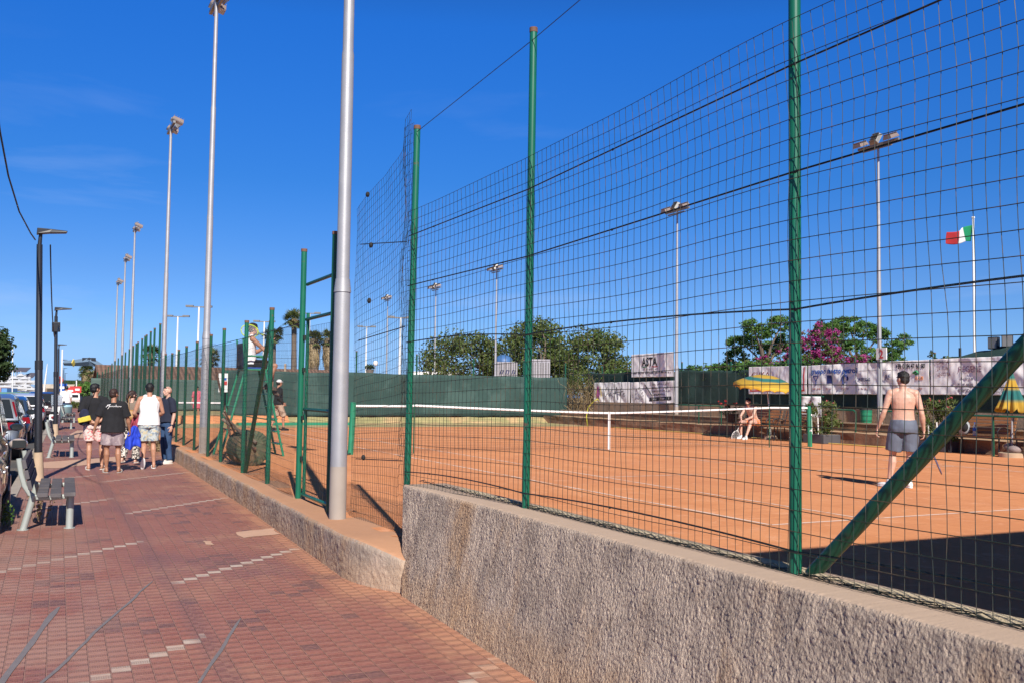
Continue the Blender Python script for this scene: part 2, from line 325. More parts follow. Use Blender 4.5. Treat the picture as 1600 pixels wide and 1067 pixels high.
strip(pxline((45, 1085), (238, 908), 14, .025), .022, M['mortar'], 'mortar_strip')
strip(pxline((298, 1085), (378, 966), 10, .02), .024, M['mortar'], 'mortar_strip')
def patch(pts, m=None):
    q = [ground_px(*p) for p in pts]; r = []
    for i in range(len(q)):
        for k in range(5): p = q[i].lerp(q[(i+1) % len(q)], k/5); p += V((noise.noise(p*7), noise.noise(p*8+V((9, 0, 0))), 0))*.035; p.z = zp(p.y)+.004; r.append(p)
    MB().poly(r).build('pavement_patch', m or M['beige_patch'])['kind'] = 'structure'
patch([(368, 831), (428, 825), (436, 834), (380, 840)]); patch([(318, 845), (332, 845), (336, 851), (322, 851)])
patch([(120, 672), (262, 672), (262, 681), (100, 684)]); patch([(66, 722), (180, 713), (190, 720), (90, 731), (66, 731)])
# ---------------------------------------------------------------- rendered walls
def wall_mat(name, base, dark, warm, top, bs=26, grit=.75):
    m, t, p = nodes(name); b = NB(t); P = b.pos(); g = t.nodes.new('ShaderNodeNewGeometry'); nz_ = b.xyz(g.outputs['True Normal'])[2]
    q = b.map(P, (1, 1, .7)); q.node.inputs['Rotation'].default_value = (radians(24), 0, 0); a = b.noise(q, 2.0, 8, .72); f = b.noise(q, 55, 4, .7); X, Y, Z = b.xyz(P)
    c = b.mix(b.ramp(a, .42, .62), base, dark)
    c = b.mix(b.ramp(b.noise(b.map(P, (1, 1, .35), 0, (4, 1, 2)), 1.6, 5, .6), .46, .66), c, warm)
    c = b.mix(b.ramp(b.m('SUBTRACT', Z, b.m('MULTIPLY', b.noise(P, 4, 4), .30)), -.50, -.22, .55, 0), c, warm)
    c = b.mix(b.ramp(f, .3, .7, .35, 0), c, [k*.45 for k in base])
    if 'near' in name or 'rough_grey' in name:
        c = b.mix(b.m('MULTIPLY', b.ramp(b.m('ADD', Y, b.m('MULTIPLY', b.noise(P, 3, 4), 1.2)), 8.2, 9.1), b.ramp(Z, .25, -.25, 0, .8)), c, (.40, .22, .11))
        c = b.mix(b.ramp(b.noise(b.map(P, (1, 1, .5)), 6.5, 6, .7), .58, .70, 0, .6), c, (.22, .16, .12))
    tp = b.ramp(nz_, .55, .85); c = b.mix(tp, c, b.mix(b.noise(P, 7, 5, .6), [k*.85 for k in top], top))
    t.links.new(c, p.inputs['Base Color']); p.inputs['Roughness'].default_value = .95; p.inputs['Specular IOR Level'].default_value = .15
    h = b.m('ADD', b.noise(q, 90, 5, .7), b.m('MULTIPLY', b.voro(b.map(P, (1, 1, .7)), bs), .6))
    bp = t.nodes.new('ShaderNodeBump'); t.links.new(h, bp.inputs['Height']); bp.inputs['Distance'].default_value = .016
    t.links.new(b.ramp(tp, 0, 1, grit, .18), bp.inputs['Strength']); t.links.new(bp.outputs[0], p.inputs['Normal']); return m
M['render_near'] = wall_mat('rough_grey_render', (.66, .525, .415), (.43, .34, .275), (.58, .37, .215), (.50, .37, .28), 72, 1.0)
M['render_low'] = wall_mat('worn_concrete', (.54, .42, .33), (.36, .29, .235), (.52, .35, .22), (.50, .27, .16), 40, .55)
def wall(name, label, mt, y0, y1, xa, th, zt, zb, dy, dz, amp, round_=.03, zwob=0, parent=None):
    def prof(y):
        x = xa(y); z0 = zb(y); t_ = zt + zwob*noise.noise(V((y*.9, 0, 3))) - (max(0, 8.7-y)**2*.22 if zwob else 0); r = round_; pts = []
        k = max(3, int((zt-zb(y0)-r)/dz))
        bat = .24 if name == 'rendered_wall' else 0
        for i in range(k+1): f_ = i/k; pts.append((x-bat*(1-f_), z0+(t_-r-z0)*f_, 1, 0))
        for a in (25, 55, 80): pts.append((x+r-r*cos(radians(a)), t_-r+r*sin(radians(a)), cos(radians(a)), sin(radians(a))))
        kk = max(3, int(th/dz/1.5))
        for i in range(1, kk+1): pts.append((x+r+(th-r)*i/kk, t_, 0, .25))
        pts.append((x+th, z0, -1, 0)); return pts
    n = int((y1-y0)/dy); mb = MB(); K = len(prof(y0)); vs = []
    zmin = None
    for i in range(n+1):
        y = y0+(y1-y0)*i/n; pr = prof(y)
        if len(pr) != K:                                     # keep one row count along the wall
            pr = prof(y)[:K] if len(pr) > K else pr
        for (x, z, nx, nz2) in pr:
            y_ = y
            if name == 'rendered_wall' and nx >= 0: y_ = y-(3.10-min(x, 3.10))/.3565*max(0, min(1, (y-6.6)/1.8))**1.5
            p = V((x, y, z)); q = V((0, y, z*.55)); q2 = V((0, y, z*.7))
            d = noise.noise(q*9)*.006 + noise.noise(q*30+V((5, 0, 0)))*(.0035 if name == 'rendered_wall' else .0085) + (noise.noise(V((0, y*72+z*20, z*66)))*.0065+abs(noise.noise(V((3, y*54+z*26, z*46))))*.0065*(.5+noise.noise(V((0, y*2.2, z*3)))+.5)+noise.noise(V((7, y*105, z*95)))*.004 if name == 'rendered_wall' else noise.noise(q2*62)*.007+noise.noise(V((9, y*34, z*30)))*.008) + abs(noise.noise(q*3.1))*.010
            d *= amp; vs.append((p.x-nx*d, y_, p.z+nz2*d*.5))
    mb.add(vs, [(i*K+j, (i+1)*K+j, (i+1)*K+j+1, i*K+j+1) for i in range(n) for j in range(K-1)] + [tuple(range(K)), tuple(range(n*K, n*K+K))[::-1]])
    o = mb.build(name, mt, smooth=True); tag(o, label, 'wall'); return o
# the wall rows need a constant count: let the foot run below the lowest pavement
wall('rendered_wall', 'tall rough grey rendered wall in the foreground carrying the wire fence', M['render_near'], 1.2, 8.44, lambda y: 3.10+.0*(y), .42, .49, lambda y: -.60, .008, .009, .80)
wall('low_wall', 'low worn concrete wall topped with orange clay dust under the gate', M['render_low'], 7.98, 28.0, lambda y: xw(y)+max(0, 8.9-y)**2*.36, .52, .0, lambda y: -.47, .018, .02, .75, .045, .02)
wall('low_wall', 'low concrete wall continuing far behind the walking group', M['render_low'], 28.6, 95, lambda y: xw(y)+.14, .42, .0, lambda y: -.45, .15, .08, 1.2, .04, .02)
# ---------------------------------------------------------------- wire fences
def wires(mb, fxn, y0, y1, z0, z1, dy=.068, dz=.10, r=.0013, n=4, wob=.006, lean=0, hseg=1):
    ny = int(round((y1-y0)/dy)); zz0 = min(z0(y0+(y1-y0)*i/8) for i in range(9)); zz1 = max(z1(y0+(y1-y0)*i/8) for i in range(9))
    nzv = int(round((zz1-zz0)/dz))
    def P(y, z):
        q = V((y*.8, z*1.1, 1)); 
        return V((fxn(y)+wob*3*noise.noise(q), y+wob*2.2*noise.noise(V((y*6, z*2.5, 7)))+lean*max(0, z-2.7), z+wob*3*noise.noise(V((y*.7, z*.5, 4)))))
    for i in range(ny+1):
        y = y0+(y1-y0)*i/ny; a, b = z0(y), z1(y); kink = random.uniform(-1, 1)*wob*1.5 if random.random() < .35 else 0
        st = 1 if wob > .003 else 4
        lv = list(range(0, nzv+1, st))
        if lv[-1] != nzv: lv.append(nzv)
        pts = [P(y, a+(b-a)*k/nzv)+V((0, kink*sin(k*.9+i), 0)) for k in lv]
        if len(pts) > 1: mb.tube(pts, r, n, cap=False)
    for k in range(nzv+1):
        seg = []
        for i in range(0, ny+1, hseg):
            y = y0+(y1-y0)*i/ny; seg.append(P(y, z0(y)+(z1(y)-z0(y))*k/nzv)+V((-r, 0, 0)))
        if len(seg) > 1: mb.tube(seg, r*1.05, n, cap=False)
def post(par, x, y, z0, z1, r=.03, m='green_paint', cap=True, tilt=(0, 0)):
    mb = MB(par.location); mb.tube([(x, y, z0), (x+tilt[0], y+tilt[1], z1)], r, 16)
    o = mb.build('post', M[m], par, smooth=40)
    if cap: MB(par.location).tube([(x+tilt[0], y+tilt[1], z1-.03), (x+tilt[0], y+tilt[1], z1+.006)], r*1.10, 14).build('post_cap', M['rust'], o, smooth=40)
    return o
def tension(par, pts, r=.0034, clips=True, sag=0):
    mb = MB(par.location); P = []
    for a, b in zip(pts[:-1], pts[1:]):
        for i in range(12):
            p = V(a).lerp(V(b), i/12); p.z -= sag*4*(i/12)*(1-i/12); P.append(p)
    P.append(V(pts[-1])); mb.tube(P, r, 6)
    tw = [p+V((0, 0, .005)) for p in P]; mb.tube(tw, r*.5, 4)
    if clips:
        for i in range(5, len(P), 7): mb.ell(P[i], (.007, .012, .009), n=6, k=4)
    mb.build('tension_wire', M['wire_dark'], par)
FX0 = 3.36
nf = thing('wire_fence', 'tall green wire mesh fence on top of the rough grey wall', 'fence', (FX0, 5, .49))
mb = MB(nf.location)
wires(mb, lambda y: FX0-.045+.012*sin(y*1.1)-.19*max(0, (y-6.5)/2), 1.15, 8.50, lambda y: .50, lambda y: 3.20-.02*max(0, y-3.6)-.022*max(0, y-5.5)+.015*sin(y*2.1), r=.00195, lean=.10)
mb.build('wire_mesh', M['wire'], nf)
post(nf, 3.36, 3.62, .44, 4.35); post(nf, 3.34, 6.44, .44, 4.15, .029, tilt=(.03, .03)); post(nf, 3.36, .95, .44, 4.3)
for zf in ([.60, .60, .60], [1.77, 1.78, 1.80], [2.45, 2.37, 2.33], [2.99, 2.88, 2.80]):
    tension(nf, [(3.312, 1.0, zf[0]+.02), (3.325, 3.58, zf[0]), (3.31, 6.42, zf[1]), (3.13, 8.50, zf[2])], sag=-.03 if zf[0] < 2 else 0)
tension(nf, [(3.42, 1.0, 4.45), (3.37, 3.60, 4.28), (3.35, 6.42, 4.05), (3.19, 8.50, 3.80)], r=.0022, clips=False)
mb = MB(nf.location); mb.tube([(3.42, 3.56, .50), (3.44, 1.1, 2.82)], .036, 16); mb.build('brace', M['green_dark'], nf, smooth=40)
mb = MB(nf.location)
for k in range(110):
    y = 1.3+k*.066; q_ = random.random(); mb.tube([(3.33+.02*q_, y, .494), (3.34+.03*random.random(), y+.05+.08*random.random(), .497+.022*random.random()), (3.335+.02*random.random(), y+.16+.1*q_, .494)], .0024, 4)
mb.build('bottom_edge', M['wire_dark'], nf)
mb = MB(nf.location)                                  # loose sand-coloured strip of netting lying along the foot of the fence
mb.grid(lambda u, v: (3.385+.07*v+.015*noise.noise(V((u*22, v, 2))), 1.2+6.6*u, .492+.030*sin(pi*v)*(.6+.5*noise.noise(V((u*14, 3, 1))))), 90, 6)
mb.build('folded_netting', mat('straw_netting', (.52, .42, .28), .9, var=.35, vs=40, bump=.006, bs=120), nf, smooth=True)
rp = thing('wire_fence', 'loose leaning mesh panel between the corner post and the large grey lamp pole', 'fence', (3.16, 9.2, 0))
mb = MB(rp.location)
def rtop(y): return 3.27+(10.4-y)*.22 + (.28 if y < 8.72 else 0) + (.12*max(0, 9.3-y))
wires(mb, lambda y: 3.15+.03*sin(y*3), 8.55, 10.12, lambda y: -.02+.10*abs(y-9.4)*0, rtop, r=.0016, wob=.011, dy=.055, lean=.05)
wires(mb, lambda y: 3.19+.02*sin(y*2), 8.55, 8.78, lambda y: .75, lambda y: 3.9, r=.00145, wob=.02, dy=.05)
mb.build('wire_mesh', M['wire'], rp)
post(rp, 3.16, 8.51, -.05, 3.87, .031, tilt=(.05, .03))
for za, zb_ in ((.70, .62), (1.95, 1.88), (2.75, 2.92)): 
    tension(rp, [(3.12, 8.52, za), (3.13, 10.0, zb_)], clips=False)
mb = MB(rp.location)
for y, z in ((9.75, 3.42), (9.6, 2.86), (9.62, 2.28), (9.7, .655)): MB(rp.location).ell((3.12, y, z), (.022, .035, .03), n=8, k=5).build('wire_knot', M['dark_rubber'], rp)

gt = thing('fence_gate', 'green tubular gate with wire infill beside the large grey lamp pole', 'gate', (3.03, 11.3, 0))
for x, y, z1, r_ in ((3.02, 11.98, 3.11, .036), (3.0, 10.52, 3.12, .033)): post(gt, x, y, 0, z1, r_, 'green_paint' if y > 11 else 'green_dark')
mb = MB(gt.location)
mb.tube([(3.06, 11.86, .03), (3.06, 11.86, 2.30)], .022, 12); mb.build('gate_stile', M['green_paint'], gt, smooth=40)
for z, m_ in ((2.66, 'green_dark'), (2.22, 'green_dark'), (1.11, 'green_dark'), (.06, 'green_paint')):
    MB(gt.location).tube([(3.05, 11.9, z), (3.04, 10.55, z+(0 if z < 1.5 else .0))], .021, 10).build('gate_rail', M[m_], gt, smooth=40)
mb = MB(gt.location); wires(mb, lambda y: 3.04, 10.6, 11.84, lambda y: .08, lambda y: 2.12, r=.0016, wob=.004); mb.build('wire_mesh', M['wire'], gt)
for z in (.5, 1.0, 1.6, 2.0): MB(gt.location).box((3.035, 11.93, z), (.03, .06, .05)).build('hinge', M['wire_dark'], gt)
lf = thing('wire_fence', 'long green wire fence on the low wall running away beside the pavement', 'fence', (fx(13), 13, 0))
mb = MB(lf.location); wires(mb, lambda y: fx(y)-.04, 12.05, 19, lambda y: .04, lambda y: 2.16+.03*sin(y), r=.0016, wob=.005, hseg=2); mb.build('wire_mesh', M['wire'], lf)
mb = MB(lf.location); wires(mb, lambda y: fx(y)-.04, 19, 45, lambda y: .04, lambda y: 2.2+.03*sin(y), r=.0013, n=3, wob=.002, hseg=6); mb.build('wire_mesh', M['wire'], lf)
mb = MB(lf.location); wires(mb, lambda y: fx(y)-.04, 45, 92, lambda y: .04, lambda y: 2.2, dy=.10, dz=.14, r=.0018, n=3, wob=.0, hseg=20); mb.build('wire_mesh', M['wire'], lf)
for y, z1 in ((13.9, 2.51), (15.92, 2.45), (18.24, 2.45), (19.9, 2.42), (22.0, 2.37), (23.9, 2.34), (25.5, 2.31), (27.0, 2.27), (28.7, 2.3)): post(lf, fx(y)+.0, y, 0, z1, .034 if y < 17 else .030, 'green_dark' if y > 19 else 'green_paint')
for y in (30.6, 32.4, 33.8, 35.4, 36.0, 37.3, 39.2, 40.1, 41.7, 44, 46.5, 49, 52, 55, 58, 62, 66, 70, 75, 80): post(lf, fx(y), y, 0, 3.28-.022*(y-30), .032, 'green_dark')
mb = MB(lf.location); mb.tube([(fx(15.9)+.03, 15.85, .02), (fx(14)+.02, 13.98, 2.38)], .034, 14); mb.build('brace', M['green_dark'], lf, smooth=40)
mb = MB(lf.location); mb.tube([(fx(17.7)+.1, 19.6, 1.75), (fx(17.7)+.1, 17.3, .12)], .022, 8); mb.build('brace', M['rust'], lf, smooth=40)
tension(lf, [(fx(12)-.03, 12.05, 2.17), (fx(15)-.03, 15.9, 2.16), (fx(18)-.03, 18.2, 2.17), (fx(27)-.03, 27, 2.18)])
# ---------------------------------------------------------------- floodlight masts
def floodlight(name, label, x, y, z0, h, face, group=None, scale=1.0, r0=.088):
    t = thing(name, label, 'light mast', (x, y, z0), 0, group); o = t.location
    mb = MB(); zs = [0, 2.40, 2.47, 4.9, 4.95, 7.2, 7.24, h]; rs = [r0, r0*.94, r0*.80, r0*.74, r0*.66, r0*.60, r0*.52, r0*.45]
    k = h/9.5; mb.tube([(0, 0, a if a == h else min(h*.999, a*k)) for a in zs], rs, 20); mb.build('mast', M['galv'], t, smooth=50)
    MB().tube([(0, 0, 2.36*k), (0, 0, 2.50*k)], [r0*1.04, r0*.86], 20).build('collar', M['galv'], t, smooth=40)
    MB().tube([(0, 0, -.02), (0, 0, .55)], [r0*1.015, r0*1.006], 20, cap=False).build('dusty_foot', M['galv_base'], t, smooth=40)
    mb = MB(); mb.box((0, 0, h), (.07, 1.55, .07)); mb.box((face*.04, 0, h-.12), (.05, 1.1, .05)); mb.build('crossarm', M['lamp_grey'], t)
    for j, (dy, tl) in enumerate(((-.58, .35), (0, 1.0), (.58, .35))):
        R = rot('Y', face*tl); c = V((face*.12, dy, h+.16 if j == 1 else h+.10)); mb = MB()
        d, wd, th = .36, .33, .10
        vs = [(-d/2, -wd/2, -th/2), (d/2, -wd/2, -th/2), (d/2, wd/2, -th/2), (-d/2, wd/2, -th/2), (-d*.42, -wd*.4, th/2), (d*.42, -wd*.4, th/2), (d*.42, wd*.4, th/2), (-d*.42, wd*.4, th/2)]
        mb.add([c+R @ V(v) for v in vs], [(0, 1, 2, 3), (4, 5, 6, 7), (0, 1, 5, 4), (1, 2, 6, 5), (2, 3, 7, 6), (3, 0, 4, 7)])
        for q in range(5): mb.box(c+R @ V((-.14+.07*q, 0, th/2+.02)), (.012, .26, .05), R)
        f = mb.build('floodlight', M['lamp_rust' if j != 1 else 'lamp_grey'], t, bevel=.006)
        mb = MB(); mb.box(c+R @ V((0, 0, -th/2-.006)), (.34, .30, .01), R); mb.build('lamp_glass', M['lamp_glass'], f)
    return t
for i, (y, nm) in enumerate(((9.95, 'largest grey floodlight mast, on the low wall beside the gate, cut off at the top'),
        (20.83, 'grey floodlight mast on the low wall just behind the green umpire chair'), (31.0, 'floodlight mast on the fence line, third from the gate'), (48.0, 'floodlight mast on the fence line, fourth from the gate, thin with distance'),
        (55.75, 'second farthest floodlight mast on the fence line along the pavement'), (64.25, 'farthest and shortest-looking floodlight mast on the fence line along the pavement'))):
    x = (2.93, 3.24, 3.58, 4.09, 4.32, 4.58)[i]; hh = (9.7, 9.68, 9.45, 8.83, 8.33, 7.88)[i]
    floodlight('floodlight_mast', nm, x, y, 0, hh-.1, 1, 'floodlight masts along the fence line')
for x, y, z0, z1, nm in ((22.6, 20.8, .55, 8.95, 'floodlight mast rising through the white banner with the small number 2 plate'), (22.6, 30.9, .33, 8.6, 'floodlight mast standing just right of the stacked white banners'),
        (22.7, 47.6, .3, 8.05, 'floodlight mast in front of the big bushy tree behind the green windscreen'), (22.7, 56.5, .3, 7.85, 'slim floodlight mast left of the big bushy tree'), (22.7, 65.7, .3, 7.9, 'farthest floodlight mast across the court, left of the corner fence post')):
    floodlight('floodlight_mast', nm, x, y, z0, z1-z0, -1, 'floodlight masts across the court', r0=.078)
for x, y, D, lab in ((626, 497, 75, 'distant twin-arm lamp mast right of the farthest court mast'), (484, 490, 95, 'distant white twin-arm lamp mast seen through the gate'), (413, 503, 95, 'distant white twin-arm lamp mast above the umpire chair player'), (311, 480, 80, 'distant white twin-arm lamp mast left of the second grey mast'), (278, 495, 90, 'distant white twin-arm lamp mast between the tall grey masts'), (573, 511, 110, 'small distant twin-arm lamp mast just right of the large grey pole')):
    p = dep(x, y, D); t = thing('twin_arm_lamp', lab, 'light mast', (p.x, p.y, -.9), radians(-20), 'distant twin-arm lamps'); h = p.z+.9
    MB().tube([(0, 0, 0), (0, 0, h)], [.13, .07], 8).build('mast', M['white_paint'], t, smooth=50)
    MB().box((0, 0, h), (1.3, .1, .1)).build('crossarm', M['lamp_grey'], t)
    for s in (-1, 1): MB().box((s*.75, 0, h+.05), (.6, .4, .16)).build('lamp_head', M['lamp_grey'], t)
# ---------------------------------------------------------------- black street lamps
def street_lamp(lab, x, y, h, box=False):
    z = zp(y); t = thing('street_lamp', lab, 'street lamp', (x, y, z), 0, 'black street lamps along the kerb'); t.rotation_euler = (0, -radians(1.7), 0)
    MB().tube([(0, 0, .40), (0, 0, 2.08), (0, 0, 2.12), (0, 0, h-.28)], [.066, .064, .052, .050], 16).build('lamp_post', M['black_metal'], t, smooth=40)
    MB().tube([(0, 0, 1.98), (0, 0, 2.14)], .068, 16).build('collar', M['black_metal'], t, smooth=40)
    MB().tube([(0, 0, h-.30), (.02, 0, h-.06)], [.036, .030], 10).build('neck', M['black_metal'], t, smooth=40)
    mb = MB(); mb.prism([(-.05, -.10, h-.10), (.16, -.10, h-.07), (.44, -.09, h-.05), (.46, -.08, h-.02), (.20, -.09, h+.0), (-.04, -.1, h+.01)], (0, .19, 0)); mb.build('lamp_head', M['black_metal'], t, bevel=.01)
    MB().tube([(0, 0, -.03), (0, 0, .50)], [.10, .075], 12).build('concrete_foot', M['concrete_tan'], t, smooth=40)
    if box: MB().box((0, -.08, h-.62), (.24, .18, .30)).build('junction_box', M['black_metal'], t, bevel=.01)
    return t
street_lamp('nearest black street lamp behind the first bench', .17, 19.25, 4.50)
street_lamp('black street lamp with a junction box below its head, behind the second bench', .74, 33.6, 4.15, True)
street_lamp('black street lamp beside the red round road sign, third along the kerb', 1.52, 64.0, 4.2)
street_lamp('black street lamp in front of the crane arm, fourth along the kerb', 2.65, 100, 4.2)
street_lamp('far black street lamp, fifth along the kerb', 4.05, 146, 4.2); street_lamp('farthest small black street lamp by the beige wall', 5.75, 200, 4.2)
def cable(pts, r, lab, sag=.0):
    P = []
    for i in range(25):
        t_ = i/24; p = V(pts[0]).lerp(V(pts[1]), t_); p.z -= sag*4*t_*(1-t_); P.append(p)
    tag(MB().tube(P, r, 6).build('overhead_cable', M['wire_dark'], smooth=True), lab, 'cable')
P = [onY(55, 375, 19.2), onY(48, 365, 18.6), onY(30, 331, 17.4), onY(13, 275, 16), onY(0, 206, 14.6), onY(-14, 100, 13), onY(-25, -30, 11.5), onY(-30, -200, 10)]
tag(MB().tube(P, .013, 6).build('overhead_cable', M['wire_dark'], smooth=True), 'dark sagging cable rising left from the nearest black street lamp', 'cable')
cable([(.22, 19.3, 3.9), (.70, 33.5, 3.25)], .012, 'thin cable hanging between the first and second black street lamps', sag=.95)
# ---------------------------------------------------------------- benches on the pavement
M['plank'] = mat('weathered_grey_plank', (.095, .085, .09), .8, var=.35, vs=5, bump=.003, bs=60, col2=(.15, .13, .125), c2s=3)
M['bench_steel'] = mat('bench_steel', (.36, .39, .37), .5, metal=.2, var=.15, col2=(.30, .22, .15), c2s=9, c2t=(.62, .72))
def pave_bench(lab, x, y, rz):
    t = thing('park_bench', lab, 'bench', (x, y, zp(y)), rz, 'grey plank benches along the kerb')
    for yy in (0, 1.55):
        MB().tube([(.0, yy, -.02), (.10, yy, .40)], .040, 14).build('leg', M['bench_steel'], t, smooth=40)
        MB().tube([(.50, yy, -.02), (.50, yy, .40)], .042, 14).build('leg', M['bench_steel'], t, smooth=40)
        MB().tube([(.50, yy, .385), (.30, yy, .365), (.13, yy, .375), (.06, yy, .42), (.0, yy, .52), (-.04, yy, .66), (-.07, yy, .84)], .020, 8, flat=1.5).build('frame', M['bench_steel'], t, smooth=40)
        for xx in (0, .50): MB().tube([(xx, yy, 0), (xx, yy, .008)], .065, 14).build('foot_plate', M['bench_steel'], t)
    for i, xx in enumerate((.20, .34, .49)):
        MB().box((xx, .775, .425 if i != 1 else .418), (.118 if i < 2 else .125, 2.05, .048)).build('seat_plank', M['plank'], t, bevel=.006)
    for i, (xx, zz) in enumerate(((.060, .545), (.030, .665), (.0, .785))):
        MB().box((xx, .775, zz), (.045, 2.05, .105), rot('Y', -.22)).build('back_plank', M['plank'], t, bevel=.006)
    return t
pave_bench('nearest grey plank bench with steel tube legs at the left of the pavement', -.03, 12.80, -.03)
pave_bench('second grey plank bench, behind the nearest black street lamp', .42, 25.3, -.03)
pave_bench('third grey plank bench, beyond the second street lamp', .98, 42.3, -.03)
pave_bench('farthest grey plank bench close to the waste bin', 1.35, 49.5, -.03)
# ---------------------------------------------------------------- small weeds
def leafmat(n, a, b_, c=None, tr=.25):
    m, t, p = nodes(n); b = NB(t); P = b.pos(); col = b.mix(b.ramp(b.noise(P, 2.2, 4, .6), .38, .62), a, b_)
    if c: col = b.mix(b.ramp(b.noise(P, 6, 4), .52, .66), col, c)
    t.links.new(col, p.inputs['Base Color']); p.inputs['Roughness'].default_value = .55; p.inputs['Specular IOR Level'].default_value = .35
    tl = t.nodes.new('ShaderNodeBsdfTranslucent'); t.links.new(col, tl.inputs[0]); ms = t.nodes.new('ShaderNodeMixShader'); ms.inputs[0].default_value = tr
    t.links.new(p.outputs[0], ms.inputs[1]); t.links.new(tl.outputs[0], ms.inputs[2]); t.links.new(ms.outputs[0], t.nodes['Material Output'].inputs[0]); return m
M['leaf'] = leafmat('leaf_green', (.055, .10, .022), (.12, .155, .04), (.16, .15, .055))
M['leaf_bright'] = leafmat('leaf_bright', (.05, .13, .025), (.12, .22, .045))
M['leaf_dark'] = leafmat('leaf_dark', (.02, .045, .014), (.05, .085, .025))
M['bloom'] = leafmat('magenta_bloom', (.30, .02, .15), (.46, .06, .27), (.22, .08, .08))
M['oleander'] = leafmat('oleander_bloom', (.62, .09, .12), (.70, .20, .22))
M['dry'] = leafmat('dry_leaf', (.26, .19, .10), (.36, .27, .15), tr=.1)
M['palm'] = leafmat('palm_frond', (.06, .10, .03), (.13, .16, .05), (.26, .21, .09))
M['bark'] = mat('bark', (.16, .12, .09), .9, var=.35, vs=8, bump=.01, bs=30)
def rv(): return V((random.gauss(0, 1), random.gauss(0, 1), random.gauss(0, 1))).normalized()
def leaves(mb, c, r, n, s, shell=.45, flat=.6):
    for _ in range(n):
        d = rv(); q = V(c)+V((d.x*r[0], d.y*r[1], d.z*r[2]))*(shell+(1-shell)*random.random())
        a = rv(); b = (d*.9+rv()).normalized(); a = (a-b*a.dot(b)).normalized(); e = a.cross(b); k = s*random.uniform(.6, 1.35)
        mb.add([q-a*k, q+e*k*flat, q+a*k, q-e*k*flat], [(0, 1, 2, 3)])
def crown(mb, c, r, nclump, nl, s, cr=.28, low=-.5):
    c = V(c); cl = []
    for _ in range(nclump):
        while True:
            d = rv()
            if d.z > low: break
        k = random.uniform(.45, 1.0)**.6; p = c+V((d.x*r[0], d.y*r[1], d.z*r[2]))*k; rr = cr*min(r)*random.uniform(.6, 1.3)
        leaves(mb, p, (rr*1.25, rr*1.25, rr*.8), nl, s); cl.append(p)
    return cl
def weed(lab, x, y, z, h, n, m='leaf_bright'):
    mb = MB((x, y, z))
    for _ in range(n):
        a = random.uniform(0, 2*pi); b = random.uniform(.1, .5)*h; q = V((x+cos(a)*b*.5, y+sin(a)*b*.5, z)); e = V((x+cos(a)*b, y+sin(a)*b, z+h*random.uniform(.5, 1)))
        mb.tube([q, q.lerp(e, .5)+V((0, 0, .02)), e], [.003, .002, .001], 3)
        for k in range(4): leaves(mb, q.lerp(e, .3+.2*k), (.02, .02, .02), 3, .018)
    o = mb.build('weed', M[m], loc=(x, y, z)); tag(o, lab, 'plant'); return o
weed('green weed at the kerb beside the back leg of the nearest bench', -.17, 13.3, zp(13), .32, 12)
weed('dry weed growing under the nearest bench', .14, 13.6, zp(13), .36, 10, 'dry')
weed('low green weed at the kerb beside the nearest street lamp foot', .22, 25.0, zp(13), .22, 40)
weed('tall grass tuft growing against the end of the near low wall section', 2.98, 27.0, zp(13), .45, 60, 'dry')
# ---------------------------------------------------------------- the net
nt_ = thing('tennis_net', 'white-taped tennis net stretched across the clay court', 'tennis net', (CX+W/2, CN, 0))
def nh(x):
    u = x-CX; 
    if u < .457: return 1.05
    if u > W-.457: return 1.07 + .0*(u)
    s = abs(u-W/2)/(W/2-.457); return .914+(1.07-.914)*s**1.25
mb = MB(nt_.location); xs = [CX-.88+i*.055 for i in range(int((W+1.76)/.055)+1)]
def bow(x, z): return CN+.10*sin(pi*min(1, max(0, (nh(x)-z)/.9)))*.4
for x in xs: mb.tube([(x, CN+.0, nh(x)), (x, CN+.02, nh(x)*.5), (x, CN, .05+.03*abs(sin(x*2)))], .0016, 3, cap=False)
for k in range(18):
    mb.tube([(x, CN+.01, .06+(nh(x)-.06)*k/18) for x in xs[::6]], .0016, 3, cap=False)
mb.build('netting', M['wire_dark'], nt_)
mb = MB(nt_.location); n_ = 90
def tp(u, v): x = CX-.90+(W+1.80)*u; a = 2*pi*v; return (x, CN+.012*cos(a), nh(x)-.028+.027*sin(a))
mb.grid(tp, n_, 6); mb.build('net_tape', M['white_cloth'], nt_, smooth=True)
MB(nt_.location).box((CX+W/2, CN-.02, .47), (.055, .02, .90)).build('centre_strap', M['white_cloth'], nt_)
mb = MB(nt_.location); 
for x in (CX+.5, CX+W-.5): MB(nt_.location).tube([(x, CN, 0), (x, CN, 1.10)], .014, 8).build('singles_stick', M['green_dark'], nt_)
for x in (CX-.914, CX+W+.914):
    o = MB(nt_.location).tube([(x, CN, 0), (x+(.04 if x < 10 else -.03), CN, 1.10)], .062, 16).build('net_post', M['green_chair'], nt_, smooth=40)
    if x > 10:
        for z in (.42, .84): MB(nt_.location).tube([(x-.005, CN, z), (x-.005, CN, z+.045)], .066, 16).build('white_band', M['white_paint'], o)
tag(MB().tube([(5.6, 19.6, .02), (5.85, 19.4, .015), (6.05, 19.7, .03)], .012, 6).build('rope', M['wire_dark']), 'short dark rope lying by the near net post', 'rope')
n2 = thing('tennis_net', 'distant tennis net on the lower court behind the umpire chair', 'tennis net', (9, 50, -.25))
MB(n2.location).b2((4.6, 49.98, .60), (19, 50.02, .67)).build('net_tape', M['white_cloth'], n2)
mb = MB(n2.location)
for i in range(150): mb.tube([(4.6+i*.096, 50, -.25), (4.6+i*.096, 50, .62)], .003, 3, cap=False)
mb.build('netting', M['wire_dark'], n2)
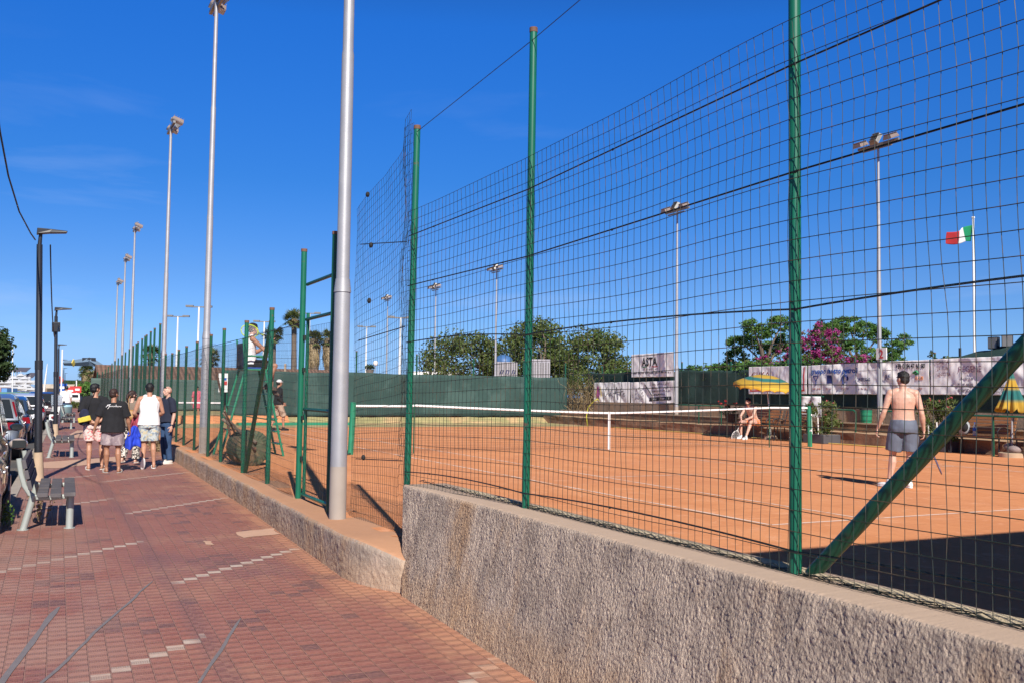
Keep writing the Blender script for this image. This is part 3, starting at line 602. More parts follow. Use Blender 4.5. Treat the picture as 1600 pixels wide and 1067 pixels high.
# ---------------------------------------------------------------- umpire chair
uc = thing('umpire_chair', 'tall green umpire chair with ladder standing by the fence', 'umpire chair', (4.0, 19.95, 0))
SZ = 1.74
def bar(par, nm, a, b, r=.020, m='green_chair', n=8): return MB(par.location).tube([a, b], r, n).build(nm, M[m], par, smooth=40)
for y in (19.62, 20.28):
    bar(uc, 'leg', (4.22, y+.03*(19.95-y), SZ), (4.62, y+.06*(y-19.95), 0), .024)
    bar(uc, 'leg', (3.82, y, SZ), (3.36+.02*(y-19.6), y+.30*(y-19.95), 0), .024)
    bar(uc, 'armrest', (3.80, y-.0, SZ+.27), (4.34, y, SZ+.27), .018); bar(uc, 'armrest_post', (4.26, y, SZ), (4.30, y, SZ+.27), .016); bar(uc, 'back_upright', (3.82, y, SZ), (3.76, y, SZ+.62), .018)
for i in range(6):
    f = .14+.145*i; x = 4.62-.40*f; MB(uc.location).box((x, 19.95, SZ*f), (.10, .62, .025)).build('rung', M['green_chair'], uc)
for z in (.55, 1.0): f = 1-z/SZ; bar(uc, 'crossbar', (3.80-.46*f, 19.58, z), (3.80-.46*f, 20.32, z), .014)
bar(uc, 'side_rail', (3.58, 19.64, .85), (4.46, 19.63, .72), .012, 'green_dark')
MB(uc.location).box((4.02, 19.95, SZ), (.48, .66, .03)).build('seat', M['green_chair'], uc, bevel=.005)
MB(uc.location).box((4.02, 19.95, SZ+.03), (.40, .5, .035)).build('cushion', mat('blue_cushion', (.02, .07, .30), .8), uc, bevel=.01)
mb = MB(uc.location); mb.grid(lambda u, v: (3.77-.02*sin(pi*u), 19.63+.64*u, SZ+.02+.50*v), 8, 8); mb.build('backrest', M['navy'], uc, smooth=True, solid=.02)
# roller wrapped in green netting
ro = thing('court_roller', 'round court roller wrapped in green mesh with a crossed wooden handle beside the fence', 'roller', (3.52, 17.35, .31), radians(102))
mb = MB(); mb.tube([(-.10, 0, 0), (-.08, 0, 0), (.38, 0, 0), (.40, 0, 0)], [.28, .31, .31, .28], 28); mb.build('drum', mat('roller_drum', (.085, .10, .06), .9, var=.5, vs=14, bump=.012, bs=30, col2=(.20, .14, .08), c2s=5), ro, smooth=40)
MB().tube([(-.16, 0, 0), (.46, 0, 0)], .03, 10).build('axle', M['rust'], ro)
for a, b, r_ in (((-.14, 0, 0), (.10, .5, .62), .018), ((.44, 0, 0), (-.1, .55, .66), .018), ((-.16, -.02, .1), (.35, .4, .50), .03)): MB().tube([a, b], r_, 8).build('handle', M['bark'], ro)
mb = MB()
for k in range(26):
    a = 2*pi*k/26; mb.tube([(-.13, .2*cos(a), .2*sin(a)), (-.1, .315*cos(a+.2), .315*sin(a+.2)), (.4, .315*cos(a+.5), .315*sin(a+.5))], .0035, 4)
mb.build('netting_wrap', M['green_dark'], ro)
# ---------------------------------------------------------------- right-hand terrace
M['terr'] = wall_mat('terrace_concrete', (.34, .26, .20), (.23, .18, .14), (.40, .26, .16), (.48, .33, .22), 14)
M['terr_soil'] = wall_mat('rough_terracotta_bank', (.27, .165, .105), (.17, .11, .08), (.36, .20, .12), (.45, .30, .19), 10)
def ledge(name, lab, x0, x1, z0, z1, m, y0=-2, y1=39, amp=.02):
    mb = MB(((x0+x1)/2, (y0+y1)/2, z0)); n = int((y1-y0)/.25)
    def f(u, v):
        y = y0+(y1-y0)*u
        if v <= .5: x, z = x0, z0+(z1-z0)*v*2
        else: x, z = x0+(x1-x0)*(v-.5)*2, z1
        return (x+amp*noise.noise(V((0, y*1.3, z*4)))*2, y, z+amp*noise.noise(V((x, y*1.7, 2)))*(1 if v > .3 else 0))
    mb.grid(f, n, 8); b_ = mb.add([(x0, y0, z0), (x0, y0, z1), (x1, y0, z1), (x1, y0, z0)], [(0, 1, 2, 3)])
    o = mb.build(name, m, loc=((x0+x1)/2, (y0+y1)/2, z0)); tag(o, lab, 'wall'); return o
ledge('terrace_step', 'low rough terracotta-coloured step along the far side of the court', 21.05, 22.2, -.05, .33, M['terr_soil'], amp=.03)
ledge('terrace_step', 'second concrete step with a pale edge above the rough one', 22.0, 22.95, .2, .56, M['terr_soil'], amp=.006)
MB().b2((21.97, -2, .562), (22.05, 39, .60)).build('step_edge', M['concrete_tan'])
bpy.data.objects['step_edge']['kind'] = 'structure'
ledge('retaining_wall', 'grey-brown retaining wall under the dark green windscreen', 22.86, 23.4, .5, .99, M['terr'], amp=.006)
sheet('terrace_ground', lambda y: 23.3, lambda y: 60, -4, 80, 4, lambda y: .9, M['soil'])
# fence with windscreen and hedge behind
M['screen'] = mat('green_windscreen', (.012, .038, .031), .85, var=.3, vs=2.5, bump=.01, bs=14, col2=(.022, .058, .048), c2s=1.1)
M['screen2'] = mat('faded_windscreen', (.026, .060, .053), .88, var=.22, vs=1.3, bump=.012, bs=6, col2=(.045, .088, .078), c2s=.7)
def cloth(name, m, par, X, ya, yb, za, zb, amp=.05, n=70, sc=1.0, seed=0, axis='X'):
    mb = MB(par.location)
    def f(u, v):
        y = ya+(yb-ya)*u; a = zb(y) if callable(zb) else zb; b = za(y) if callable(za) else za; z = b+(a-b)*v
        d = amp*(noise.noise(V((y*1.1*sc, z*.8, seed)))*1.4+.6*noise.noise(V((y*3.2*sc+z*1.2, z*.9, seed+5))))
        return (X+d, y, z) if axis == 'X' else (y, X+d, z)
    mb.grid(f, n, 12); return mb.build(name, m, par, smooth=True, solid=.006)
ws = thing('windscreen_fence', 'dark green windscreen fence on the retaining wall beyond the benches', 'fence', (23.0, 20, 1))
cloth('windscreen', M['screen'], ws, 23.06, -3, 38.5, .98, lambda y: 2.28+.10*noise.noise(V((y*.7, 0, 0))), .07, 160, seed=3)
for y in range(-2, 40, 3): post(ws, 23.16, y+.3, .9, 2.65, .028, 'green_dark')
tension(ws, [(23.1, -3, 2.42), (23.1, 38.5, 2.38)], r=.006, clips=False)
cs = thing('windscreen_fence', 'long grey-green windscreen closing the far end of the clay court', 'fence', (14, 38.9, .2))
cloth('windscreen', M['screen2'], cs, 39.05, 6.75, 22.35, lambda y: .27+.04*noise.noise(V((y*1.3, 1, 0))), lambda y: 2.08+.06*noise.noise(V((y*.45, 4, 0)))+.03*noise.noise(V((y*1.6, 4, 0))), .06, 190, .9, axis='Y', seed=9)
for x in (6.8, 9.5, 12.2, 14.9, 17.6, 20.1, 22.3): post(cs, x, 39.15, .1, 2.1 if x in (9.5,) else 3.12-.02*(x-6), .035, 'green_dark')
mb = MB(cs.location); wires(mb, lambda y: 0, 0, 15.5, lambda y: 1.9, lambda y: 2.75, dy=.14, dz=.14, r=.0018, n=3, wob=0, hseg=8); mb.v = [V((6.8+v.y+cs.location.y-cs.location.x, 39.12-cs.location.y, v.z)) for v in mb.v]; mb.build('wire_mesh', M['wire'], cs)
cs2 = thing('windscreen_fence', 'faded windscreen at the far end of the lower court, under the tiled roof', 'fence', (12, 71, -.2))
cloth('windscreen', mat('dusty_windscreen', (.075, .115, .10), .9, var=.2, vs=1), cs2, 71, 3.6, 23, -.2, 1.95, .05, 60, .6, axis='Y', seed=2)
for x in range(4, 24, 3): post(cs2, x, 71.1, -.3, 2.4, .04, 'green_dark')
MB(cs2.location).b2((3.6, 70.9, .30), (22, 70.95, .34)).build('rail', M['green_chair'], cs2)
# green strips / low wind barrier along the end of the court
gb = thing('low_barrier', 'flat bright green edging board lying before the end windscreen', 'board', (9.5, 36.6, 0))
MB(gb.location).b2((6.9, 36.4, .0), (11.2, 36.9, .10)).build('board', M['green_chair'], gb, bevel=.01)
# ---------------------------------------------------------------- banners with writing
def textmesh(s, size, sx=1.0, bold=0, shear=0):
    cu = bpy.data.curves.new('t', 'FONT'); cu.body = s; cu.size = size; cu.resolution_u = 3; cu.offset = bold; cu.shear = shear
    o = bpy.data.objects.new('t', cu); COL.objects.link(o); dg = bpy.context.evaluated_depsgraph_get(); dg.update()
    me = bpy.data.meshes.new_from_object(o.evaluated_get(dg)); bm = bmesh.new(); bm.from_mesh(me); bmesh.ops.triangulate(bm, faces=bm.faces)
    vs = [(v.co.x*sx, v.co.y) for v in bm.verts]; fs = [tuple(v.index for v in f.verts) for f in bm.faces]; bm.free(); bpy.data.objects.remove(o); return vs, fs
def flatmat(n, c): return mat('print_'+n, c, .75, var=.08)
PR_ = {k: flatmat(k, c) for k, c in dict(black=(.015, .015, .02), blue=(.01, .09, .42), navy=(.02, .03, .14), red=(.50, .04, .04), green=(.03, .25, .10), pink=(.45, .10, .30), yellow=(.65, .50, .10), grey=(.20, .17, .19), mauve=(.26, .13, .19), orange=(.65, .22, .05), maroon=(.28, .04, .03), pale=(.7, .68, .68)).items()}
M['banner'] = mat('white_vinyl_banner', (.86, .83, .82), .6, var=.06, vs=1.5, bump=.002, bs=9)
class Banner:
    def __init__(s, lab, ya, yb, z0a, z1a, z0b, z1b, X=22.93, amp=.035, seed=0):
        s.ya, s.yb, s.z = ya, yb, (z0a, z1a, z0b, z1b); s.X = X; s.amp = amp; s.seed = seed; s.L = ya-yb
        s.t = thing('banner', lab, 'banner', (X, (ya+yb)/2, z0a))
        mb = MB(s.t.location); mb.grid(lambda u, v: s.map(u*s.L, v*s.h(u*s.L)), int(s.L*60), 48); mb.build('vinyl_sheet', M['banner'], s.t, smooth=True, solid=.004)
    def h(s, u): f = u/s.L; return (s.z[1]+(s.z[3]-s.z[1])*f)-(s.z[0]+(s.z[2]-s.z[0])*f)
    def map(s, u, v, lift=0):
        f = u/s.L; z = s.z[0]+(s.z[2]-s.z[0])*f+v; e = min(1, 3*min(f, 1-f)+.3)
        q = u*2.1+v*2.2; d = s.amp*.8*(noise.noise(V((q, v*.7, s.seed)))*1.6+abs(noise.noise(V((u*2.6-v*3.0, v*.5, s.seed+3))))*1.5+.35*noise.noise(V((u*8, v*5, s.seed))))*e
        return V((s.X-lift-d, s.ya-u, z+.012*noise.noise(V((u*3, s.seed, 1)))))
    def put(s, mb, vs, fs, u, v): mb.add([s.map(u+x, v+y, .017) for x, y in vs], fs)
    def text(s, txt, u, v, size, col='black', sx=1.0, bold=0, width=None, shear=0):
        vs, fs = textmesh(txt, size, sx, bold, shear)
        if width: mx = max(x for x, y in vs); vs = [(x*width/mx, y) for x, y in vs]
        mb = MB(s.t.location); s.put(mb, vs, fs, u, v); mb.build('lettering', PR_[col], s.t, fixn=False)
    def marks(s, u, v, size, width, col='grey'):       # a line of writing too small to read in the photograph
        mb = MB(s.t.location); x = u; rr = random.Random(int(u*100+v*1000)); h = size*.7
        while x < u+width:
            if rr.random() < .16: x += size*.5; continue
            k = rr.choice((0, 1, 2)); q = []
            if k != 1: q.append(((x, v), (x, v+h)))
            if k != 2: q.append(((x, v+h*rr.choice((.1, .5, .95))), (x+size*.35, v+h*rr.choice((.1, .5, .95)))))
            q.append(((x+size*.33, v), (x+size*.33, v+h*rr.choice((.5, 1)))))
            for a, b in q: mb.tube([s.map(*a, .012), s.map(*b, .012)], size*.06, 3)
            x += size*.62
        mb.build('lettering', PR_[col], s.t)
    def rect(s, u, v, w_, h_, col):
        mb = MB(s.t.location); n = max(1, int(w_/.08)); mb.grid(lambda a, b: s.map(u+w_*a, v+h_*b, .013), n, max(1, int(h_/.08))); mb.build('printed_bar', PR_[col], s.t, fixn=False)
    def stroke(s, pts, w_, col, nm='drawing'):
        mb = MB(s.t.location)
        for pl in pts:
            P = [s.map(x, y, .004) for x, y in pl]; mb.tube(P, w_/2, 4)
        mb.build(nm, PR_[col], s.t)
XB = 22.93
def by(x): return onX(x, 600, XB).y
def bz(x, y): return onX(x, y, XB).z
b1 = Banner('upper white banner reading ASTA hanging left of a floodlight mast', by(986.5), by(1053), bz(986.5, 589), bz(986.5, 554), bz(1053, 588), bz(1053, 549.5), amp=.03, seed=1)
Lb = b1.L; b1.text('ASTA', Lb*.27, .46, .50, width=Lb*.36, bold=.012); b1.rect(Lb*.27, .40, Lb*.11, .035, 'green'); b1.rect(Lb*.50, .41, Lb*.14, .035, 'red')
b1.marks(Lb*.29, .30, .11, Lb*.34); b1.marks(Lb*.06, .15, .11, Lb*.86, 'black')
b2 = Banner('white banner with a pink ice-cream cone and handwritten name, left of two lower banners', by(928), by(984.5), bz(928, 632), bz(928, 597.5), bz(984.5, 632), bz(984.5, 596.5), amp=.045, seed=5)
Lb = b2.L
b2.stroke([[(Lb*(.13+.05*cos(a)*(1-.5*k/9)), .34+.45*k/9+.02*sin(a)) for a in [j*.7 for j in range(9)]] for k in range(10)], .035, 'pink')
b2.stroke([[(Lb*.09, .35), (Lb*.16, .12), (Lb*.22, .38)], [(Lb*.11, .35), (Lb*.16, .14)], [(Lb*.09, .35), (Lb*.08, .75)], [(Lb*.22, .38), (Lb*.22, .78)]], .03, 'yellow')
def script(L_, pts): return [[(L_*x, y) for x, y in q] for q in pts]
b2.stroke(script(Lb, [[(.40, .80), (.34, .62), (.33, .42), (.36, .38), (.39, .48), (.40, .56)], [(.39, .46), (.43, .52), (.43, .40), (.46, .48), (.49, .52), (.47, .40), (.50, .40)], [(.50, .40), (.53, .80), (.52, .36), (.56, .36)], [(.60, .34), (.66, .80), (.70, .22)], [(.57, .52), (.78, .56)], [(.73, .40), (.75, .52), (.79, .53)], [(.80, .34), (.79, .74)], [(.76, .58), (.84, .60)], [(.82, .42), (.87, .50), (.83, .52), (.83, .38), (.89, .40)]]), .022, 'black', 'handwriting')
b2.marks(Lb*.1, .05, .07, Lb*.75, 'maroon')
b3 = Banner('white banner with a curly line-drawn face and black strip, right of two lower banners', by(986), by(1053.5), bz(986, 632), bz(986, 597), bz(1053.5, 629), bz(1053.5, 594), amp=.045, seed=11)
Lb = b3.L
b3.stroke([[(Lb*(.20+.055*cos(a)), .38+.15*sin(a)) for a in [2.6+j*.25 for j in range(17)]], [(Lb*.19, .40), (Lb*.195, .35), (Lb*.205, .35)], [(Lb*.18, .30), (Lb*.20, .275), (Lb*.225, .30)]] +
    [[(Lb*(cx+.03*cos(a)*(a/9)), cy+.06*sin(a)*(a/9)) for a in [j*.6 for j in range(14)]] for cx, cy in ((.14, .60), (.20, .68), (.26, .60), (.28, .46), (.13, .46), (.30, .34), (.12, .25), (.29, .22))], .013, 'black', 'line_drawn_face')
b3.stroke([[(Lb*.18, .42), (Lb*.182, .42)], [(Lb*.215, .42), (Lb*.217, .42)]], .03, 'black', 'line_drawn_eye')
for i, c in enumerate('BULLA'): b3.text(c, Lb*.045, .70-i*.10, .09, 'black')
b3.marks(Lb*.47, .76, .10, Lb*.42); b3.marks(Lb*.50, .62, .10, Lb*.36); b3.marks(Lb*.47, .48, .10, Lb*.44); b3.marks(Lb*.52, .33, .11, Lb*.28, 'black')
b3.rect(Lb*.44, .12, Lb*.50, .15, 'black'); b3.stroke([[(Lb*.40, .68), (Lb*.34, .82), (Lb*.42, .60), (Lb*.5, .35)]], .05, 'black', 'scissors_drawing')
b3.marks(Lb*.47, .155, .13, Lb*.42, 'pale')
b4 = Banner('white banner with dark red lettering and a red border behind the open parasol', by(1170), by(1261), bz(1170, 615), bz(1170, 573), bz(1261, 615), bz(1261, 571), amp=.04, seed=17)
Lb = b4.L; b4.text('CUKAI', Lb*.05, .56, .30, 'maroon', width=Lb*.36); b4.rect(Lb*.03, .09, Lb*.92, .05, 'red'); b4.rect(Lb*.95, .09, .05, .80, 'red')
b5 = Banner('long white banner reading gruppo centro petroli behind the bare-backed player', by(1263), by(1452), bz(1263, 615), bz(1263, 571), bz(1452, 616), bz(1452, 561.5), amp=.05, seed=23)
Lb = b5.L; pe = lambda x: by(1263)-by(x)
b5.text('gruppo centro petroli', pe(1268), .66, .24, 'blue', width=pe(1341)-pe(1268), bold=.006, shear=.15)
b5.rect(pe(1344), .72, pe(1396)-pe(1344), .012, 'grey'); b5.text('+39 0184 47 63 80', pe(1400), .76, .19, 'black', width=pe(1446)-pe(1400), bold=.005)
b5.stroke([[(pe(1271), .58), (pe(1279), .58), (pe(1275), .40), (pe(1271), .58)], [(pe(1275), .40), (pe(1275), .28)]], .045, 'navy', 'emblem'); b5.rect(pe(1293), .34, .20, .26, 'navy')
b5.stroke([[(pe(1322)+.08*cos(a)*(1+a*.05), .44+.13*sin(a*1.0)-.02*a+.05) for a in [j*.5-.5 for j in range(10)]]], .09, 'navy', 'emblem')
b5.text('AUTOGAS', pe(1341), .40, .14, 'navy', width=pe(1360)-pe(1341), bold=.004); b5.text('AF', pe(1383), .44, .22, 'navy'); b5.stroke([[(pe(1427), .62), (pe(1432), .68), (pe(1436), .62), (pe(1430), .58)]], .07, 'green', 'emblem')
b5.marks(pe(1431), .42, .16, pe(1443)-pe(1431), 'orange')
for x0, x1 in ((1270, 1282), (1292, 1300), (1316, 1328), (1343, 1356), (1434, 1442)): b5.marks(pe(x0), .15, .07, pe(x1)-pe(x0), 'maroon')
b6 = Banner('pale mauve-lettered banner reading ESALTA LA TUA UNICITA at the right', by(1454), by(1625), bz(1454, 616), bz(1454, 561), bz(1625, 617.5), bz(1625, 554), amp=.05, seed=31)
pe = lambda x: by(1454)-by(x); b6.L
for i, s_ in enumerate(('ESALTA', 'LA TUA', 'UNICITA')): b6.text(s_, pe(1464), .86-i*.17, .15, 'mauve', width=(pe(1484)-pe(1464))*(1.08 if i == 2 else 1 if i == 0 else .9))
b6.text('REGENE', pe(1497), .62, .24, 'mauve', width=pe(1536)-pe(1497)); b6.marks(pe(1498), .42, .09, pe(1520)-pe(1498))
b6.marks(pe(1488), .24, .12, pe(1520)-pe(1488)); b6.text('52 34 05', pe(1547), .24, .15, 'grey', width=pe(1570)-pe(1547)); b6.marks(pe(1498), .08, .12, pe(1520)-pe(1498)); b6.text('560 52 65', pe(1546), .07, .15, 'grey', width=pe(1570)-pe(1546))
# plate 2 on the mast
sp = thing('number_plate', 'small white plate with a red number 2 on the floodlight mast', 'sign', (22.5, 20.72, 2.55)); a = onX(1370, 562, 22.5); c_ = onX(1386, 543, 22.5)
MB(sp.location).b2((22.47, c_.y, a.z), (22.50, a.y, c_.z)).build('plate', M['white_paint'], sp, bevel=.004)
vs, fs = textmesh('2', .34, 1, .008); MB(sp.location).add([(22.462, a.y-.11-x, a.z+.05+y) for x, y in vs], fs).build('numeral', PR_['red'], sp, fixn=False)
vs, fs = textmesh('CAMPO', .05); MB(sp.location).add([(22.462, a.y-.06-x, c_.z-.065+y) for x, y in vs], fs).build('lettering', PR_['red'], sp, fixn=False)
# ---------------------------------------------------------------- rails, bin, planters, benches, parasols
def rail(lab, x, ya, yb, z0, z1, legs):
    t = thing('green_railing', lab, 'railing', (x, ya, z0)); P = [(x, ya, z1-.1), (x, ya+.03*(1 if yb > ya else -1), z1-.03), (x, ya+.1*(1 if yb > ya else -1), z1), (x, yb, z1)]
    MB(t.location).tube(P, .024, 10).build('handrail', M['green_paint'], t, smooth=40)
    for y in legs: MB(t.location).tube([(x, y, z0), (x, y, z1-.02)], .022, 10).build('rail_post', M['green_dark'], t, smooth=40)
rail('green handrail bending down by the green waste basket', 21.6, onX(1337, 650, 21.6).y, onX(1300, 640, 21.6).y, .33, .97, [onX(1337, 650, 21.6).y])
rail('long green handrail behind the left part of the net', 21.6, onX(1128, 640, 21.6).y, onX(1060, 638, 21.6).y, .33, .98, [onX(1092, 640, 21.6).y, onX(1127, 640, 21.6).y])
rail('green handrail in front of the right-hand slatted benches', 20.35, onX(1500, 650, 20.35).y, 12.5, 0, .95, [onX(1552, 650, 20.35).y, 13.0])
rail('short green handrail behind the bare-backed player', 21.6, onX(1400, 645, 21.6).y, onX(1350, 640, 21.6).y-.6, .33, .97, [])
tb = thing('waste_basket', 'round green waste basket with a black rim hung on the floodlight mast', 'bin', (22.25, 21.0, .56))
MB().tube([(0, 0, 0), (0, 0, .03), (0, 0, .44)], [.14, .155, .175], 20, cap=False).build('basket', M['green_chair'], tb, smooth=40)
MB().tube([(0, 0, .42), (0, 0, .475)], [.185, .17], 20).build('rim', M['dark_rubber'], tb, smooth=40)
for z in (.1, .24, .36): MB().tube([(0, 0, z), (0, 0, z+.02)], .175, 20, cap=False).build('hoop', M['green_paint'], tb)
def oleander(lab, x, y, z, h, wd, pot, n=26):
    t = thing('oleander_shrub', lab, 'shrub', (x, y, z)); mb = MB()
    for i in range(9):
        a = random.uniform(0, 2*pi); mb.tube([(0, 0, .1), (cos(a)*wd*.2, sin(a)*wd*.2, h*.5), (cos(a)*wd*.4, sin(a)*wd*.4, h*.85)], [.014, .01, .005], 5)
    mb.build('stem', M['bark'], t); mb = MB(); fl = MB()
    for _ in range(n):
        a = random.uniform(0, 2*pi); q = V((cos(a)*wd*.45*random.random()**.5, sin(a)*wd*.45*random.random()**.5, h*random.uniform(.28, .95)))
        leaves(mb, q, (.17, .17, .14), 60, .055, .1, .28)
        if random.random() < .5 and q.z > h*.5: leaves(fl, q+V((0, 0, .08)), (.05, .05, .04), 9, .022, .1, .9)
    mb.build('foliage', M['leaf'], t); fl.build('blossoms', M['oleander'], t)
    if pot: 
        MB().b2((-.36, -.42, 0), (.30, .42, .26)).build('planter', mat('grey_planter', (.07, .07, .08), .6, var=.2), t, bevel=.02); MB().b2((-.32, -.38, .26), (.26, .38, .265)).build('potting_soil', M['soil'], t)
    for sx in (-.16, .1): MB().tube([(-.30, sx, .1), (-.30, sx+.03, .75)], .016, 6).build('stake', M['white_paint'], t)
    return t
p = onX(1285, 690, 20.75); oleander('pink-flowering oleander in a dark rectangular planter beside the far net post', 20.75, p.y, 0, 1.22, 1.1, True, 34)
p = onX(1470, 690, 20.9); oleander('pink-flowering oleander partly hidden by the green brace, right of the bare-backed player', 20.9, p.y, 0, 1.38, 1.1, True, 34)
p = onX(1143, 660, 20.9); t = thing('flower_stand', 'red geraniums in a dark pot on a stand left of the seated player', 'flower pot', (20.9, p.y, 0))
MB().tube([(0, 0, .45), (0, 0, .75)], [.16, .24], 12).build('pot', mat('dark_pot', (.05, .025, .02), .8), t, smooth=40)
for a in (0, 2.1, 4.2): MB().tube([(.15*cos(a), .15*sin(a), .46), (.22*cos(a), .22*sin(a), 0)], .012, 6).build('stand_leg', M['black_metal'], t)
mb = MB(); fl = MB()
for _ in range(20): q = V((random.gauss(0, .2), random.gauss(0, .2), random.uniform(.75, 1.05))); leaves(mb, q, (.1, .1, .08), 24, .03); 
for _ in range(12): q = V((random.gauss(0, .2), random.gauss(0, .2), random.uniform(.98, 1.18))); leaves(fl, q, (.05, .05, .04), 12, .022, .1, .9)
mb.build('foliage', M['leaf_dark'], t); fl.build('blossoms', mat('geranium', (.55, .03, .03), .6), t)
M['slat'] = mat('varnished_slat', (.30, .125, .045), .5, var=.3, vs=9, bump=.001)
def slat_bench(lab, x, ya, yb, z=0):
    t = thing('slatted_bench', lab, 'bench', (x, (ya+yb)/2, z), 0, 'brown slatted benches beside the court'); L_ = abs(ya-yb)
    for i in range(5): MB().box((-.22+.09*i, 0, .44), (.07, L_, .028)).build('seat_slat', M['slat'], t, bevel=.004)
    for i in range(5): MB().box((.24+.028*i, 0, .54+.085*i), (.025, L_, .065), rot('Y', .3)).build('back_slat', M['slat'], t, bevel=.004)
    for s in (-1, 1):
        y = s*(L_/2-.08); MB().tube([(-.22, y, 0), (-.2, y, .25), (-.2, y, .44)], .018, 8).build('leg', M['black_metal'], t); MB().tube([(.22, y, 0), (.2, y, .44), (.36, y, .92)], .018, 8).build('leg', M['black_metal'], t)
        MB().tube([(-.22, y, .44), (-.26, y, .58), (-.18, y, .66), (0, y, .67), (.2, y, .62), (.28, y, .60)], .014, 8).build('armrest', M['black_metal'], t)
        MB().tube([(-.2, y, .42), (.22, y, .42)], .018, 8).build('frame', M['black_metal'], t)
Yx = lambda x, X: onX(x, 650, X).y
slat_bench('brown slatted bench carrying the seated shirtless player', 20.5, 24.65, 23.0)
slat_bench('brown slatted bench just left of the thick green fence post', 20.5, 22.85, 21.75)
slat_bench('brown slatted bench with a backpack and water bottle on it', 20.75, Yx(1490, 20.75), Yx(1574, 20.75))
slat_bench('brown slatted bench at the right edge behind the closed parasol', 20.75, Yx(1592, 20.75), Yx(1592, 20.75)-1.6)
yb_ = Yx(1505, 20.6); bp = thing('backpack', 'grey and black backpack on the slatted bench', 'backpack', (20.62, yb_, .455))
mb = MB(); mb.ell((0, 0, .19), (.12, .16, .19), n=14, k=10); mb.build('bag', mat('backpack_grey', (.30, .32, .34), .8, var=.3, vs=9), bp, smooth=True); MB().ell((-.06, -.06, .20), (.08, .10, .12)).build('pocket', M['black_cloth'], bp, smooth=True)
MB().tube([(.02, -.06, .36), (.02, 0, .42), (.02, .06, .36)], .012, 6).build('handle', M['black_cloth'], bp)
wb = thing('water_bottle', 'clear plastic water bottle with a blue label on the slatted bench', 'bottle', (20.6, Yx(1523, 20.6), .455))
gm = mat('clear_plastic', (.75, .85, .95), .08, trans=.75, var=.02); MB().loft([((0, 0, 0), .045, .045), ((0, 0, .02), .05, .05), ((0, 0, .22), .05, .05), ((0, 0, .28), .02, .02), ((0, 0, .30), .016, .016)]).build('bottle_body', gm, wb, smooth=40)
MB().tube([(0, 0, .12), (0, 0, .19)], .052, 14, cap=False).build('label', PR_['blue'], wb); MB().tube([(0, 0, .30), (0, 0, .325)], .018, 10).build('cap', PR_['blue'], wb)
# towel on the rail
tw = thing('towel', 'white towel hanging on the rail beside the oleander', 'towel', (21.6, 22.6, 1.0)); mb = MB(tw.location); ya, yb_ = Yx(1247, 21.6), Yx(1283, 21.6)
mb.grid(lambda u, v: (21.55+.03*sin(u*14+v*2)+.02*noise.noise(V((u*6, v*4, 2))), ya+(yb_-ya)*u*(1+.06*v), 1.36-.62*v-.05*u*v), 26, 14); mb.build('cloth', M['white_cloth'], tw, smooth=True, solid=.006)
MB(tw.location).tube([(21.6, ya+.15, 1.36), (21.6, yb_-.1, 1.36)], .018, 8).build('rail_bar', M['green_paint'], tw)
def stripes(name, bands):
    m, t, p = nodes(name); b = NB(t); tcn = b.co('UV'); r = b.xyz(tcn)[0]; c = bands[0][1]; col = None
    cr_ = t.nodes.new('ShaderNodeValToRGB'); t.links.new(r, cr_.inputs[0]); e = cr_.color_ramp.elements; e[0].position = 0; e[0].color = (*bands[0][1], 1); e[1].position = 1; e[1].color = (*bands[-1][1], 1)
    for q, c in bands[1:-1]: x = e.new(q); x.color = (*c, 1)
    n_ = b.noise(b.pos(), 7, 4); t.links.new(b.mix(b.ramp(n_, .3, .7, .12, 0), cr_.outputs[0], (.3, .25, .1)), p.inputs['Base Color']); p.inputs['Roughness'].default_value = .85
    tl = t.nodes.new('ShaderNodeBsdfTranslucent'); t.links.new(cr_.outputs[0], tl.inputs[0]); ms = t.nodes.new('ShaderNodeMixShader'); ms.inputs[0].default_value = .3
    t.links.new(p.outputs[0], ms.inputs[1]); t.links.new(tl.outputs[0], ms.inputs[2]); t.links.new(ms.outputs[0], t.nodes['Material Output'].inputs[0]); return m
Yl, Tl = (.60, .38, .045), (.015, .19, .19)
M['parasol'] = stripes('yellow_teal_canvas', [(0, Yl), (.08, Yl), (.12, Tl), (.16, Yl), (.42, Yl), (.50, Tl), (.66, Tl), (.74, Yl), (1, Yl)])
M['parasol2'] = stripes('teal_yellow_canvas', [(0, Tl), (.16, Tl), (.24, Yl), (.42, Yl), (.50, Tl), (.70, Tl), (.80, Yl), (1, Yl)])
def uvgrid(name, fn, nu, nv, m, par, M4=None, uvf=None):
    mb = MB(); mb.grid(fn, nu, nv); o = mb.build(name, m, par, smooth=True, solid=.004, fixn=False); uv = o.data.uv_layers.new(name='UVMap'); 
    for l in o.data.loops: i = l.vertex_index//(nv+1); uv.data[l.index].uv = (i/nu, 0)
    return o
p = V((20.75, Yx(1196, 20.75)-.2, 0)); pa = thing('parasol', 'open yellow and teal beach parasol shading the seated player', 'parasol', tuple(p))
top = V((.0, .20, 2.02)); R_ = rot('X', .13)
def can(u, v):
    a = 2*pi*v; r = .97*u; k = 1-.035*abs(sin(a*4))*u
    return top + R_ @ V((r*cos(a)*k, r*sin(a)*k, -.33*u**1.7+.02*abs(sin(a*4))*u))
uvgrid('canopy', can, 14, 64, M['parasol'], pa)
def val(u, v): q = can(1, v); a = 2*pi*v; return q + V((0, 0, -.15*u*(1-.35*abs(sin(a*8))**.5)))
mb = MB(); mb.grid(val, 3, 128); mb.build('valance', mat('yellow_canvas', (.62, .36, .035), .85), pa, smooth=True, solid=.003)
MB().tube([(0, -.04, 0), (0, .02, .9), top], [.022, .02, .014], 10).build('pole', M['white_paint'], pa, smooth=40)
mb = MB()
